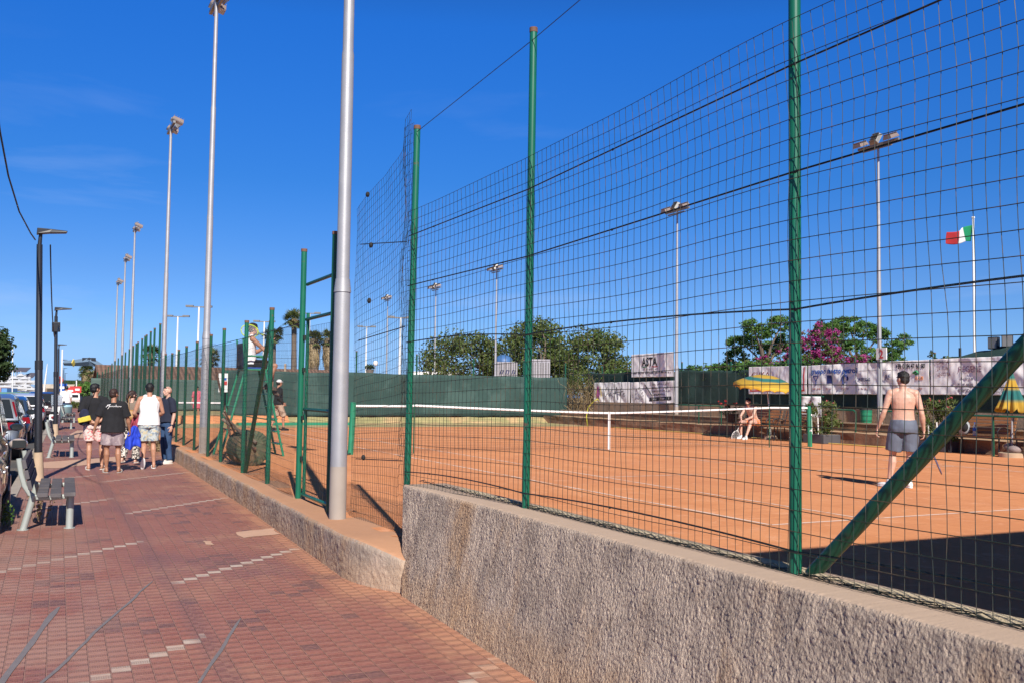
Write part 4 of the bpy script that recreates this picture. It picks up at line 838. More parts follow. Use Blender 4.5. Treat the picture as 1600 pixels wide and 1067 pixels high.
for k in range(8): a = 2*pi*k/8; mb.tube([top+R_ @ V((0, 0, -.03)), can(.97, k/8)+V((0, 0, -.02))], .006, 4)
mb.build('rib', M['black_metal'], pa); MB().tube([(0, -.04, 0), (0, -.04, .12)], [.22, .2], 16).build('base', M['concrete_tan'], pa, smooth=40)
p = V((20.6, Yx(1581, 20.6), 0)); pc = thing('parasol', 'closed yellow and teal parasol on a pole at the right edge', 'parasol', tuple(p))
def cone(u, v):
    a = 2*pi*v; r = .035+.27*u**1.15; r *= 1+.22*sin(a*8+1.2*u)*min(1, u*2); return V((r*cos(a), r*sin(a), 2.0-.92*u+(.05*sin(a*8)*(u > .93))))
uvgrid('canopy', cone, 16, 80, M['parasol2'], pc); MB().tube([(0, 0, .1), (0, 0, 2.03)], .022, 10).build('pole', M['galv'], pc, smooth=40); MB().ell((0, 0, 2.05), (.02, .02, .03)).build('finial', M['white_paint'], pc)
MB().tube([(0, 0, 0), (0, 0, .10), (0, 0, .11)], [.30, .30, .26], 20).build('base', M['concrete_tan'], pc, smooth=40)
mb = MB(); mb.ell((-.05, -.1, .18), (.16, .18, .10)); mb.ell((.05, .1, .24), (.14, .14, .09)); mb.build('rag', mat('striped_rag', (.25, .20, .19), .9, var=.6, vs=14), pc, smooth=True)
# hose
mb = MB(); P = [(20.6+.25*noise.noise(V((y*.3, 0, 0)))+.3*(y > 27), y, .02) for y in [33-.35*i for i in range(42)]]; mb.tube(P, .02, 6); tag(mb.build('garden_hose', mat('yellow_hose', (.62, .45, .12), .5), smooth=True), 'long yellow hose lying along the foot of the terrace', 'hose')
h0 = onX(918, 668, 20.9); mb = MB(); mb.tube([(20.9, h0.y, .0), (20.85, h0.y+.02, .4), (20.9, h0.y-.05, .8), (21, h0.y-.35, 1.05), (21, h0.y-.6, 1.12)], .022, 6); tag(mb.build('garden_hose', mat('yellow_green_hose', (.55, .55, .06), .5), smooth=True), 'short upright yellow-green hose left of the net centre', 'hose')
# dark canopy roof with floodlights at right
cn = thing('tarp_canopy', 'dark green tarpaulin roof rising behind the banner at the right', 'canopy', (25, 14, 2)); pts = [(1452, 562), (1500, 556), (1545, 546), (1580, 538), (1620, 520), (1700, 515)]
mb = MB(cn.location); rows = []
top_ = [onX(x, y, 25.5) for x, y in pts]
mb.grid(lambda u, v: (lambda q: (q.x-1.3*(1-v)+.04*noise.noise(q*2), q.y, q.z*v+2.25*(1-v)+.05*noise.noise(V((q.y*2, v*3, 0)))))(top_[min(4, int(u*5))].lerp(top_[min(4, int(u*5))+1], u*5-min(4, int(u*5)))), 40, 8)
mb.build('tarpaulin', M['screen'], cn, smooth=True, solid=.01)
for y in (top_[1].y, top_[3].y): MB(cn.location).tube([(25.5, y, .9), (25.5, y, 2.9)], .04, 8).build('pole', M['black_metal'], cn)
for x, y, a in ((1553, 536, .1), (1574, 533, .6)):
    q = onX(x, y, 25.4); t = thing('spotlight', ('left' if x < 1560 else 'right')+' of the two black spotlights on the dark tarpaulin roof', 'spotlight', tuple(q), a); MB().box((0, 0, 0), (.16, .30, .36)).build('housing', M['black_metal'], t, bevel=.02)
    MB().box((-.09, 0, 0), (.02, .26, .30)).build('glass', M['lamp_grey'], t); MB().tube([(.05, 0, -.12), (.08, .1, -.30)], .018, 6).build('bracket', M['black_metal'], t)
# flagpole
fp = onY(1523, 560, 30); t = thing('flagpole', 'white flagpole flying the Italian tricolour', 'flagpole', (fp.x, 30, .9)); zt_ = onY(1522, 342, 30).z
MB(t.location).tube([(fp.x, 30, .9), (fp.x, 30, zt_)], [.07, .05], 12).build('pole', M['white_paint'], t, smooth=40); MB(t.location).ell((fp.x, 30, zt_+.04), (.08, .08, .06)).build('finial', M['white_paint'], t)
fg = thing('flag', 'green white and red flag waving to the left of its pole', 'flag', (fp.x, 30, zt_-.6)); dL = (onY(1481, 365, 30)-onY(1520, 365, 30)); W_ = dL.length; dn = V((dL.x, dL.y, 0)).normalized()
def fl_(a, b): return lambda u, v: (lambda s: tuple(V((fp.x, 30, zt_-.30))+dn*(s*W_)+V((.12*sin(s*9)*.5, .16*sin(s*7+v), 0))+V((0, 0, -.74*v-.42*s**1.2+.10*sin(s*6+1)*s+(.22*s*(v-.5)))) ))(a+(b-a)*u)
for k, (nm, c) in enumerate((('green', (.0, .20, .08)), ('white', (.62, .62, .62)), ('red', (.36, .015, .02)))):
    mb = MB(fg.location); mb.grid(fl_(k/3, (k+1)/3), 12, 12); mb.build('flag_stripe', mat('flag_'+nm, c, .85, var=.05), fg, smooth=True, solid=.003)
# ---------------------------------------------------------------- trees
def tree(name, lab, base, trunks, crowns, leaf, nl, s, group=None, extra=None, low=-.5):
    """base point; trunks = limb polylines (local) with radii; crowns = (local centre, radii, clumps)"""
    t = thing(name, lab, 'tree', base, 0, group)
    for pts, r in trunks: MB().tube(pts, [r*(1-.75*i/(len(pts)-1)) for i in range(len(pts))], 9).build('trunk', M['bark'], t, smooth=50)
    mb = MB(); cl = []
    for c, r, n in crowns: cl += crown(mb, c, r, n, nl, s, low=low)
    mb.build('crown', M[leaf], t); tw = MB()
    tips = [V(p[0][-1]) for p in trunks]
    for c in cl[::3]:
        a = min(tips, key=lambda q: (q-c).length); tw.tube([a, a.lerp(c, .5)+V((0, 0, .15)), c], [.05, .03, .012], 4)
    tw.build('branches', M['bark'], t)
    if extra: extra(t, cl)
    return t
def W_at(x, y, D): return dep(x, y, D)
# three bushy trees behind the far windscreen
D = 60.; px = D/FPX
def px_tree(name, lab, x0, x1, ytop, D, leaf, n, nl, s, zb=-.4, group=None, cs=None, extra=None):
    px = D/FPX; c = dep((x0+x1)/2, 600, D); top = dep((x0+x1)/2, ytop, D).z; r = (x1-x0)/2*px; hh = top-zb
    base = (c.x, c.y, zb); cr_ = cs or [((0, 0, hh*.62), (r, r*.9, hh*.38), n)]
    tr = [([(0, 0, 0), (.1, 0, hh*.25), (.15, .1, hh*.5)], .22), ([(.1, 0, hh*.22), (r*.3, 0, hh*.42), (r*.5, .2, hh*.65)], .12), ([(.1, 0, hh*.25), (-r*.3, -.2, hh*.45), (-r*.5, 0, hh*.6)], .12)]
    return tree(name, lab, base, tr, cr_, leaf, nl, s, group, extra)
g1 = 'bushy trees behind the far windscreen'
px_tree('bushy_tree', 'leftmost bushy tree behind the far windscreen, above the white roof edge', 655, 790, 519, 62, 'leaf', 170, 60, .095, -1.5, g1)
px_tree('bushy_tree', 'middle bushy tree behind the far windscreen, behind the striped container', 765, 905, 500, 60, 'leaf', 185, 60, .095, -1.5, g1)
px_tree('bushy_tree', 'rightmost bushy tree behind the far windscreen, thinning out towards the ASTA banner', 865, 985, 512, 57, 'leaf', 160, 56, .09, -1.5, g1)
t = px_tree('young_tree', 'thin light green sapling sticking out above the bushy trees', 832, 862, 484, 58, 'leaf_bright', 12, 14, .06, 1.0)
# dead climbing bush at the corner of the court
c = onX(905, 640, 22.6); db = thing('dry_bush', 'tangled dry brown bush at the corner between the two windscreens', 'shrub', (22.9, c.y, .4)); mb = MB()
for _ in range(220):
    q = V((random.gauss(0, .25), random.uniform(-.9, 2.6), random.uniform(-.2, .4))); P = [q]
    for k in range(5): q = q+V((random.gauss(0, .15), random.gauss(0, .22), random.uniform(.1, .42))); P.append(q)
    mb.tube(P, [.014, .012, .010, .008, .006, .004], 3)
mb.build('branches', M['dry'], db); mb = MB(); leaves(mb, (0, .9, 1.5), (.5, 1.9, .8), 1400, .045, .2); mb.build('foliage', M['leaf'], db)
# feathery tree with bougainvillea behind the banners
D = 39.; px = D/FPX
def loc(x, y, D): q = dep(x, y, D); return q
def feathery(lab, clumps, xb, D, leaf='leaf_bright'):
    b = dep(xb, 600, D); base = V((b.x, b.y, .9)); t = thing('feathery_tree', lab, 'tree', tuple(base)); tr = MB(); mb = MB()
    tr.tube([(0, 0, 0), (.05, .1, 1.0), (0, .05, 1.7)], [.16, .12, .10], 8)
    for (x, y, rx, ry, dd) in clumps:
        c = dep(x, y, D+dd)-base; k = (D+dd)/FPX; n = max(10, int(rx*ry*.16))
        tr.tube([(0, .05, 1.5), (c.x*.4, c.y*.4, 1.5+(c.z-1.5)*.55), c], [.075, .045, .02], 6)
        for _ in range(n):
            d = rv(); q = c+RT*(d.x*rx*k*.85)+V((0, 0, d.z*ry*k*.85))+FW*(d.y*rx*k*.7)
            leaves(mb, q, (.24, .24, .11), 46, .05, .1, .5)
    tr.build('trunk', M['bark'], t, smooth=50); mb.build('crown', M[leaf], t); return t
feathery('feathery green tree left of the thick fence post above the climbing magenta flowers', [(1160, 536, 24, 12, 0), (1150, 557, 17, 12, 1), (1185, 520, 26, 10, 0), (1200, 545, 22, 12, 2), (1222, 506, 24, 12, 0), (1232, 535, 22, 16, 1), (1140, 572, 14, 8, 1), (1175, 508, 16, 8, -1)], 1195, 40)
feathery('feathery green tree between the magenta flowers and the mast with the number plate', [(1300, 520, 26, 16, 0), (1325, 507, 26, 12, 0), (1350, 516, 22, 12, 1), (1372, 524, 16, 12, 0), (1310, 545, 20, 14, 1), (1335, 540, 16, 10, -1), (1360, 556, 18, 12, 0), (1396, 545, 18, 12, 0), (1412, 532, 12, 9, 1), (1385, 566, 18, 10, 0), (1400, 560, 12, 12, 1)], 1345, 40)
b_ = dep(1268, 600, 38); bo = thing('bougainvillea', 'magenta flowering bougainvillea climbing over the top of the banners', 'climbing plant', (b_.x, b_.y, .9)); fb = MB(bo.location); gb_ = MB(bo.location); st = MB(bo.location)
for (x, y, rx, ry, w_) in [(1262, 530, 14, 12, 1), (1278, 520, 8, 10, 1), (1282, 508, 3, 7, .9), (1270, 545, 24, 14, 1), (1290, 553, 24, 12, 1), (1250, 560, 24, 10, .8), (1310, 566, 20, 8, .8), (1296, 540, 16, 12, .9), (1298, 520, 12, 5, .9), (1228, 548, 16, 10, .9), (1212, 563, 24, 9, .9), (1280, 562, 34, 8, 1), (1186, 568, 20, 7, .35), (1160, 572, 16, 5, .2), (1345, 560, 14, 5, .6), (1335, 570, 26, 5, .4), (1380, 572, 20, 4, .1)]:
    k = 38/FPX
    for _ in range(int(rx*ry*.16)+5):
        d = rv(); q = dep(x+d.x*rx, y+d.z*ry, 37.6+d.y*.6); tgt = fb if random.random() < w_*.60 else gb_
        leaves(tgt, q, (.15, .15, .12), 30, .036, .1, .85)
    c = dep(x, y, 38); st.tube([(b_.x, b_.y, 1.2), V((b_.x, b_.y, 1.8)).lerp(c, .5), c], [.04, .025, .01], 5)
fb.build('blossoms', M['bloom'], bo); gb_.build('foliage', M['leaf'], bo); st.build('stem', M['bark'], bo)
hd = thing('ivy_hedge', 'dark green climbing hedge along the top of the windscreen left of the magenta flowers', 'hedge', (23.6, 27, 1)); mb = MB(hd.location)
for _ in range(640):
    y = random.uniform(24.2, 31.5) if random.random() < .75 else random.uniform(31, 38); q = V((23.35+random.uniform(-.2, .5), y, random.uniform(1.75, 2.5)-.1*(y > 30)+.12*noise.noise(V((y*1.4, 0, 0)))))
    leaves(mb, q, (.17, .2, .15), 26, .05, .2, .8)
mb.build('foliage', M['leaf_bright'], hd)
mb = MB(hd.location)
for _ in range(24): y = random.uniform(24, 38); mb.tube([(23.5, y, .9), (23.45, y+.2, 1.6), (23.4, y+random.uniform(-.5, .5), 2.3)], [.03, .02, .01], 5)
mb.build('stem', M['bark'], hd)
t = thing('vine_tip', 'small vine tuft sticking up from the banner near the dark tarpaulin roof', 'climbing plant', tuple(onX(1459, 562, 23.0))); mb = MB(t.location); c = onX(1459, 560, 23.0)
for d in ((0, 0, 0), (0, .1, .1), (0, -.35, .0), (0, -.6, -.02), (0, .05, .18)): leaves(mb, c+V(d), (.1, .12, .08), 26, .04, .1)
mb.build('foliage', M['leaf'], t)
# palms
def palm(lab, x, ytop, D, crown_px, trunk_r=.22, skirt=0., fan=True, zb=-.9, nf=46):
    c = dep(x, ytop, D); R_ = crown_px*D/FPX; h = c.z-zb-R_*.55; t = thing('palm_tree', lab, 'palm tree', (c.x, c.y, zb), 0, 'palm trees on the skyline')
    MB().tube([(0, 0, 0), (.1, 0, h*.5), (0, .05, h)], [trunk_r*1.2, trunk_r, trunk_r*.9], 9).build('trunk', M['bark'], t, smooth=50)
    mb = MB(); o = V((0, .05, h))
    for i in range(nf):
        a = random.uniform(0, 2*pi); e = random.uniform(-.7, 1.25); d = V((cos(a)*cos(e), sin(a)*cos(e), sin(e))); L_ = R_*random.uniform(.75, 1.05); P = [o+d*L_*f+V((0, 0, -.42*L_*f*f)) for f in (0, .3, .6, .85, 1.)]
        mb.tube(P, [.03, .025, .02, .015, .008], 3); sd_ = d.cross(V((0, 0, 1))).normalized(); up = sd_.cross(d)
        if fan:
            q = P[2]
            for k in range(11): b = -1.25+2.5*k/10; v_ = (d*cos(b)+sd_*sin(b)+V((0, 0, -.45*abs(b)))).normalized()*L_*.48; n_ = v_.cross(up).normalized()*.05*R_*.8; mb.add([q, q+v_*.6+n_, q+v_, q+v_*.6-n_], [(0, 1, 2, 3)])
        else:
            for k in range(16):
                f = .15+.85*k/16; q = o+d*L_*f+V((0, 0, -.42*L_*f*f))
                for s_ in (-1, 1): v_ = (sd_*s_*.9+d*.6+V((0, 0, -.5))).normalized()*L_*.24*(1.15-f*.6); n_ = d*.02*R_; mb.add([q-n_, q+v_, q+n_], [(0, 1, 2)])
    mb.build('crown', M['palm'], t)
    if skirt:
        mb = MB()
        for i in range(420): a = random.uniform(0, 2*pi); f_ = random.random(); z0 = h-f_*.55*skirt; r0_ = trunk_r; r1 = R_*random.uniform(.25, .75)*(1-.45*f_); z1 = z0-random.uniform(.2, .6)*skirt; e = V((cos(a)*r1*.8, sin(a)*r1*.8, z1)); q = V((cos(a)*r0_, sin(a)*r0_, z0)); m_ = q.lerp(e, .5)+V((cos(a), sin(a), 0))*R_*.18; s_ = V((-sin(a), cos(a), 0))*R_*random.uniform(.02, .045); mb.add([q, m_+s_, e, m_-s_], [(0, 1, 2, 3)])
        mb.build('dead_frond_skirt', M['dry'], t)
    return t
palm('tall thin palm left of the green gate post', 460, 487, 105, 21, .30, .9)
palm('shorter palm just right of the green post beside the umpire chair', 428, 511, 105, 20, .26, .6)
palm('left of the two stout palms with pale skirts seen through the gate', 491, 519, 95, 19, .45, 3.4)
palm('right of the two stout palms with pale skirts seen through the gate', 515, 518, 95, 19, .45, 3.4)
palm('palm crown between the second grey mast and the umpire chair', 329, 546, 80, 19, .3, 0)
palm('palm crown behind the tall green fence posts', 236, 541, 85, 19, .3, 0)
palm('small stout palm beside the crane arm, left of the tiled roof', 136, 569, 105, 15, .4, 1.6)
palm('date palm left of the tiled roof', 147, 574, 100, 17, .3, .6, fan=False)
t = px_tree('roadside_tree', 'dark dense tree at the left edge above the parked cars', -62, 12, 503, 46, 'leaf_dark', 120, 60, .09, -.5, extra=None)
t = px_tree('round_shrub_tree', 'bright green bushy tree left of the tiled building', 117, 152, 597, 92, 'leaf_bright', 60, 40, .12, -.45)
for x, y, D_, w_, lab, m in ((112, 641, 75, 14, 'low green and grey shrub beside the end of the pavement', 'leaf'), (122, 634, 80, 8, 'greyish shrub behind the low green one at the end of the pavement', 'dry')):
    q = dep(x, y, D_); t = thing('shrub', lab, 'shrub', (q.x, q.y, -.45)); mb = MB(); k = w_*D_/FPX
    for _ in range(46): d = rv(); leaves(mb, V((d.x*k, d.y*k, abs(d.z)*k*.7+.1)), (.2, .2, .15), 22, .06)
    mb.build('foliage', M[m], t)
# ---------------------------------------------------------------- buildings and harbour behind
def rooftex():
    m, t, p = nodes('roof_tiles'); b = NB(t); P = b.co(); X, Y, Z = b.xyz(P); s = b.m('SINE', b.m('MULTIPLY', X, 2*pi/.32))
    c = b.mix(b.noise(P, 1.6, 6, .6), (.16, .085, .06), (.28, .17, .12)); c = b.mix(b.ramp(s, -1, -.2, .65, 0), c, (.07, .04, .03)); row = b.m('FRACT', b.m('MULTIPLY', Z, 4.2)); c = b.mix(b.ramp(row, 0, .18, .5, 0), c, (.06, .04, .03))
    t.links.new(c, p.inputs['Base Color']); p.inputs['Roughness'].default_value = .9; t.links.new(b.bump(s, .05, .8), p.inputs['Normal']); return m
hz = 76.; a = onY(152, 590, hz); e = onY(352, 590, hz); zr = onY(200, 569, hz).z; ze = onY(200, 590, hz).z
hb = thing('clubhouse', 'low building with a brown tiled roof and pink walls behind the far courts', 'building', ((a.x+e.x)/2+3, hz+3, -.5)); wx = (e.x-a.x)/2+4
zl = zr+.5; zE = ze+.5
mb = MB(); x0, x1 = -wx+1-.0-3+3-.0, wx+3
x0 = a.x-hb.location.x
mb.prism([(x0, -3.1, zE), (x0, 0, zl), (x0, 3.1, zE), (x0, 3.1, zE-.12), (x0, 0, zl-.14), (x0, -3.1, zE-.12)], (x1-x0, 0, 0)); mb.build('roof', rooftex(), hb)
M['pinkwall'] = mat('pink_plaster', (.62, .36, .32), .9, var=.1, vs=1.2); M['brown_wood'] = mat('brown_wood', (.10, .05, .04), .8)
MB().b2((x0+1.6, -2.2, 0), (x1-.5, 2.6, zE-.12)).build('wall', M['pinkwall'], hb)
MB().b2((x0+.05, -3.16, zE-.30), (x1, -3.08, zE-.05)).build('eaves_board', M['brown_wood'], hb); MB().b2((x0+1.5, -2.24, .2), (x0+1.58, -1.2, 1.9)).build('door', M['brown_wood'], hb)
for k in range(3): MB().b2((x0+2.2+.75*k, -2.23, .8), (x0+2.6+.75*k, -2.19, zE-.5)).build('window', M['white_paint'], hb)
MB().b2((x0+1.0, -2.9, 0), (x0+1.15, -2.75, zE-.2)).build('porch_post', M['pinkwall'], hb)
# beige sea wall and stone wall
M['beige_wall'] = mat('beige_wall', (.50, .42, .33), .9, var=.12, vs=.5, col2=(.40, .33, .26), c2s=.8); M['stone_wall'] = mat('pale_stone', (.42, .36, .30), .9, var=.3, vs=1.4)
def pxbox(name, lab, cat, x0, y0, x1, y1, D, m, th=1.0, bevel=0):
    a = dep(x0, y1, D); b = dep(x1, y1, D); zt = dep((x0+x1)/2, y0, D).z; zb_ = a.z; c = (a+b)/2; L_ = (b-a).length; ang = atan2((b-a).y, (b-a).x)
    o = MB().box((0, 0, (zt-zb_)/2), (L_, th, zt-zb_)).build(name, m, bevel=bevel, loc=(c.x, c.y, zb_)); o.rotation_euler = (0, 0, ang)
    if lab: tag(o, lab, cat)
    return o
pxbox('sea_wall', 'long beige harbour wall at the end of the road', 'wall', 58, 600, 160, 628, 150, M['beige_wall'], 1.5)
pxbox('stone_wall', 'low pale stone wall behind the shrubs at the end of the pavement', 'wall', 108, 617, 152, 640, 96, M['stone_wall'], .5)
pxbox('earth_mound', 'brown heap in front of the harbour wall left of the second street lamp', 'mound', 64, 606, 81, 618, 140, M['soil'], 3)
o = pxbox('hill', None, None, 105, 594, 152, 601, 260, M['leaf_dark'], 12); o['kind'] = 'structure'
mb = MB(); c = dep(120, 600, 255)
for i in range(90): leaves(mb, dep(102+random.random()*50, 597+random.random()*4, 255), (1.2, 1.2, .8), 14, .35)
o = mb.build('hill', M['leaf']); o['kind'] = 'structure'
MB().grid(lambda u, v: (-700+1400*u, 420+1500*v, -1.2), 2, 2).build('sea', mat('sea', (.03, .10, .22), .15, var=.1, vs=.05))['kind'] = 'structure'
bpy.data.objects['sea'].location.z = .35
pxbox('green_hoarding', 'pale green hoarding fence in front of the stacked boats', 'fence', -30, 612, 51, 630, 80, mat('green_hoarding', (.10, .24, .20), .8, var=.12, vs=.4), .1)
pxbox('green_hoarding', 'green hoarding right of the thick black lamp post', 'fence', 62, 612, 82, 628, 84, mat('green_hoarding_b', (.05, .18, .14), .8, var=.12, vs=.4), .1)
pxbox('container', 'orange container at the left edge behind the hoarding', 'container', -6, 605, 3.5, 613, 95, mat('orange_box', (.60, .22, .07), .6), 2); pxbox('container', 'white and red container beside the orange one', 'container', 4, 605, 9, 613, 95, mat('whitered', (.55, .30, .27), .6), 2); pxbox('container', 'blue container beside the red one behind the hoarding', 'container', 10.5, 606, 19, 612.5, 95, mat('blue_box', (.12, .28, .55), .6), 2)
M['hull_white'] = mat('gelcoat', (.50, .51, .53), .5, var=.15, vs=.8)
def boat(lab, x, y, D_, L_, hgt, m='hull_white'):
    c = dep(x, y, D_); t = thing('motor_yacht', lab, 'boat', (c.x, c.y, c.z), radians(-24), 'white boats stored in the harbour yard'); mb = MB(); n = 8
    secs = []
    for i in range(n+1):
        f = i/n; w_ = .16*L_*(1-max(0, (f-.45)/.55)**2.2)+.02; xx = -L_/2+L_*f; sh = hgt*(.42+.16*f*f)
        secs.append([(xx, -w_*.35, 0), (xx, -w_, sh*.5), (xx, -w_, sh), (xx, w_, sh), (xx, w_, sh*.5), (xx, w_*.35, 0)])
    vs = [q for s_ in secs for q in s_]; mb.add(vs, [(i*6+j, i*6+(j+1) % 6, (i+1)*6+(j+1) % 6, (i+1)*6+j) for i in range(n) for j in range(6)]+[tuple(range(6)), tuple(range(n*6, n*6+6))]); mb.build('hull', M[m], t)
    mb = MB(); mb.prism([(-L_*.32, -L_*.1, hgt*.45), (L_*.22, -L_*.1, hgt*.5), (L_*.10, -L_*.1, hgt*.8), (-L_*.30, -L_*.1, hgt*.8)], (0, L_*.2, 0)); mb.prism([(-L_*.24, -L_*.07, hgt*.8), (L_*.04, -L_*.07, hgt*.8), (-L_*.02, -L_*.07, hgt), (-L_*.22, -L_*.07, hgt)], (0, L_*.14, 0)); mb.build('cabin', M[m], t)
    MB().b2((-L_*.28, -L_*.103, hgt*.56), (L_*.12, L_*.103, hgt*.68)).build('window', M['black_metal'], t); MB().tube([(-L_*.1, 0, hgt), (-L_*.13, 0, hgt*1.4)], .05, 5).build('aerial', M['white_paint'], t); return t
for i, (x, y, L_, h_, lb) in enumerate(((8, 601, 5.2, 2.0, 'upper left white motor boat under the steel canopy'), (26, 600, 5.0, 2.0, 'upper middle white motor boat under the steel canopy'), (42, 600, 4.6, 1.9, 'upper right white motor boat half hidden by the black lamp post'), (4, 607, 4.6, 1.7, 'lower left white boat above the orange container'), (26, 610, 5.4, 2.0, 'lower middle white boat above the hoarding'), (46, 611, 4.6, 1.8, 'lower right white boat beside the black lamp post'), (34, 604.5, 4.4, 1.4, 'small white boat between the two rows'), (66, 616, 2.2, 1.2, 'small white boat right of the black lamp post'), (15, 595, 4.8, 1.9, 'topmost left white boat directly below the steel roof'), (35, 594, 4.6, 1.9, 'topmost right white boat directly below the steel roof'))): boat(lb, x, y, 260+i*4, L_*1.05, h_*1.1)
cnp = thing('steel_canopy', 'grey sloping steel canopy over the stacked boats', 'canopy', tuple(dep(26, 612, 310)), radians(-24)); k = 310/FPX
for (xa, xb, ya, yb) in ((-17, 14, -31, -38), (6, 24, -22, -30)):
    mb = MB(); mb.prism([(xa*k, -3, -ya*k), ((xa+8)*k, 3, -yb*k), (xb*k, 3, -yb*k), ((xb+6)*k, -3, -ya*k)], (0, 0, .15)); mb.build('roof', mat('steel_roof', (.13, .12, .14), .5, metal=.2), cnp)
for x in range(-16, 30, 7): MB().tube([(x*k, -2.5, 0), (x*k, -2.5, (31 if x < 12 else 22)*k)], .16, 6).build('column', M['galv'], cnp)
mb = MB()
for x in range(-16, 24, 3): mb.tube([(x*k, -2.6, 22*k), ((x+3)*k, -2.6, (27 if x % 2 else 22)*k)], .12, 4)
mb.build('truss', M['galv'], cnp)
def pole(lab, pts, r, m, cat='pole'):
    P = [dep(*q) for q in pts]; b = P[0]; o = MB(b).tube(P, r, 8).build('pole' if cat == 'pole' else cat, M[m], loc=b, smooth=40); return tag(o, lab, cat)
pole('slanted pale boat mast between the first two street lamps', [(67, 625, 70), (71, 592, 70), (74, 568, 70)], [.09, .06, .02], 'white_paint', 'mast')
pole('thin white pole at the left in front of the canopy', [(19, 625, 90), (19.5, 585, 90), (20, 540, 90)], .05, 'white_paint'); pole('white pole beside the third black street lamp', [(94.5, 640, 52), (96, 598, 52), (97.5, 546, 52)], .04, 'white_paint')
pole('thin white signpost behind the shrubs', [(119.5, 640, 85), (119.5, 594, 85)], .05, 'white_paint')
cr_ = thing('crane_arm', 'grey telescopic crane arm reaching over the end of the road', 'crane', tuple(dep(155, 640, 92))); P = [dep(100, 567, 92), dep(118, 566.5, 92), dep(141, 564.5, 92), dep(158, 572, 92)]; M['crane'] = mat('crane_blue_grey', (.13, .19, .26), .5, var=.1)
MB(cr_.location).tube([P[0], P[1], P[2]], [.22, .30, .42], 4).build('arm', M['crane'], cr_); MB(cr_.location).tube([P[2], P[3], dep(156, 640, 92)], [.4, .35, .3], 4).build('mast', M['crane'], cr_); MB(cr_.location).tube([dep(114, 566.6, 91.5), dep(115.5, 566.6, 91.5)], .36, 4).build('yellow_band', PR_['yellow'], cr_)
for x in (132, 140, 146): MB(cr_.location).box(dep(x, 561.5, 92), (.4, .4, .35)).build('winch', M['black_metal'], cr_)
def roundsign(lab, x, y, D_, r, col, inner=None, h=2.2):
    c = dep(x, y, D_); t = thing('road_sign', lab, 'sign', (c.x, c.y, -.4)); z = c.z+.4
    MB().tube([(0, .05, 0), (0, .05, z+r)], .035, 8).build('pole', M['galv'], t); MB().tube([(0, 0, z), (0, .02, z)], r, 22).build('disc', PR_[col], t)
    if inner: MB().tube([(0, -.008, z), (0, 0, z)], r*.72, 22).build('disc_centre', M['white_paint'] if inner == 'white' else PR_[inner], t)
roundsign('dark red round road sign on the third street lamp', 92.5, 593, 63, .24, 'red', 'maroon')
for x, y, D_, w_, h_, col, lab in ((98, 605, 60, .5, .5, 'blue', 'small blue sign beside the fourth street lamp'), (107, 610, 80, 1.0, .5, 'red', 'red and white sign board on the low wall'), (118, 608, 82, .9, .55, 'red', 'red and white sign on the thin white signpost'), (1e9, 0, 0, 0, 0, '', '')):
    if x > 1e8: break
    c = dep(x, y, D_); t = thing('sign_board', lab, 'sign', (c.x, c.y, -.4)); z = c.z+.4; MB().tube([(0, .05, 0), (0, .05, z)], .04, 6).build('pole', M['galv'], t); MB().box((0, 0, z), (w_, .03, h_)).build('board', PR_[col], t); MB().box((0, -.02, z), (w_*.7, .01, h_*.3)).build('white_strip', M['white_paint'], t)
c = dep(107.5, 618, 78); t = thing('white_vehicle', 'small white vehicle front at the far end of the road', 'vehicle', (c.x, c.y, -.43)); MB().prism([(-.8, -.7, .35), (-.8, -.9, .8), (-.8, -.3, 1.25), (-.8, 1.6, 1.25), (-.8, 1.8, .35)], (1.6, 0, 0)).build('body', M['white_paint'], t, bevel=.06)
MB().box((0, -.66, 1.02), (1.35, .05, .32), rot('X', -.92)).build('windscreen', M['black_metal'], t)
for s_ in (-.7, .7): MB().tube([(s_-.08, -.3, .3), (s_+.08, -.3, .3)], .3, 14).build('wheel', M['dark_rubber'], t)
M['grey_cladding'] = mat('grey_cladding', (.36, .34, .37), .7, var=.1)
# white flat roof edge, striped container, blue dome behind the windscreen
pxbox('flat_roof', 'long low white roof edge showing above the far windscreen', 'building', 640, 581, 722, 592, 62, M['white_paint'], 3); pxbox('rooftop_vent', 'small pale rooftop vent left of the gate above the windscreen', 'vent', 444.5, 568, 446.8, 580, 75, M['concrete_tan'], .3, .01)
sc = pxbox('striped_container', 'white corrugated container with faded dark lettering behind the windscreen', 'container', 775.5, 566, 808, 592, 56, M['grey_cladding'], 2.4, .03); sc2 = pxbox('striped_container', 'second white corrugated container just right of the fence post', 'container', 822, 562, 858.5, 592, 56, M['grey_cladding'], 2.4, .03)
for s_, L_ in ((sc, 32.5*56/FPX), (sc2, 36.5*56/FPX)):
    for i in range(9): o = MB().b2((-L_/2+L_*i/9+.03, -1.24, .02), (-L_/2+L_*i/9+.08, -1.20, .95)).build('corrugation', M['lamp_grey'], s_)
mb = MB()
for i, x in enumerate((-.38, -.05, .3)): mb.tube([(x, -1.25, .30), (x+.06, -1.25, .52), (x+.2, -1.25, .50), (x+.12, -1.25, .30)], .025, 4)
mb.build('faded_lettering', PR_['navy'], sc)
c = dep(787, 566, 58); o = MB().ell((0, 0, 0), (.58, .58, .48), n=20, k=12).build('dome', mat('blue_dome', (.05, .13, .30), .5), smooth=True, loc=(c.x, c.y, c.z)); tag(o, 'blue dome above the left striped container', 'dome')
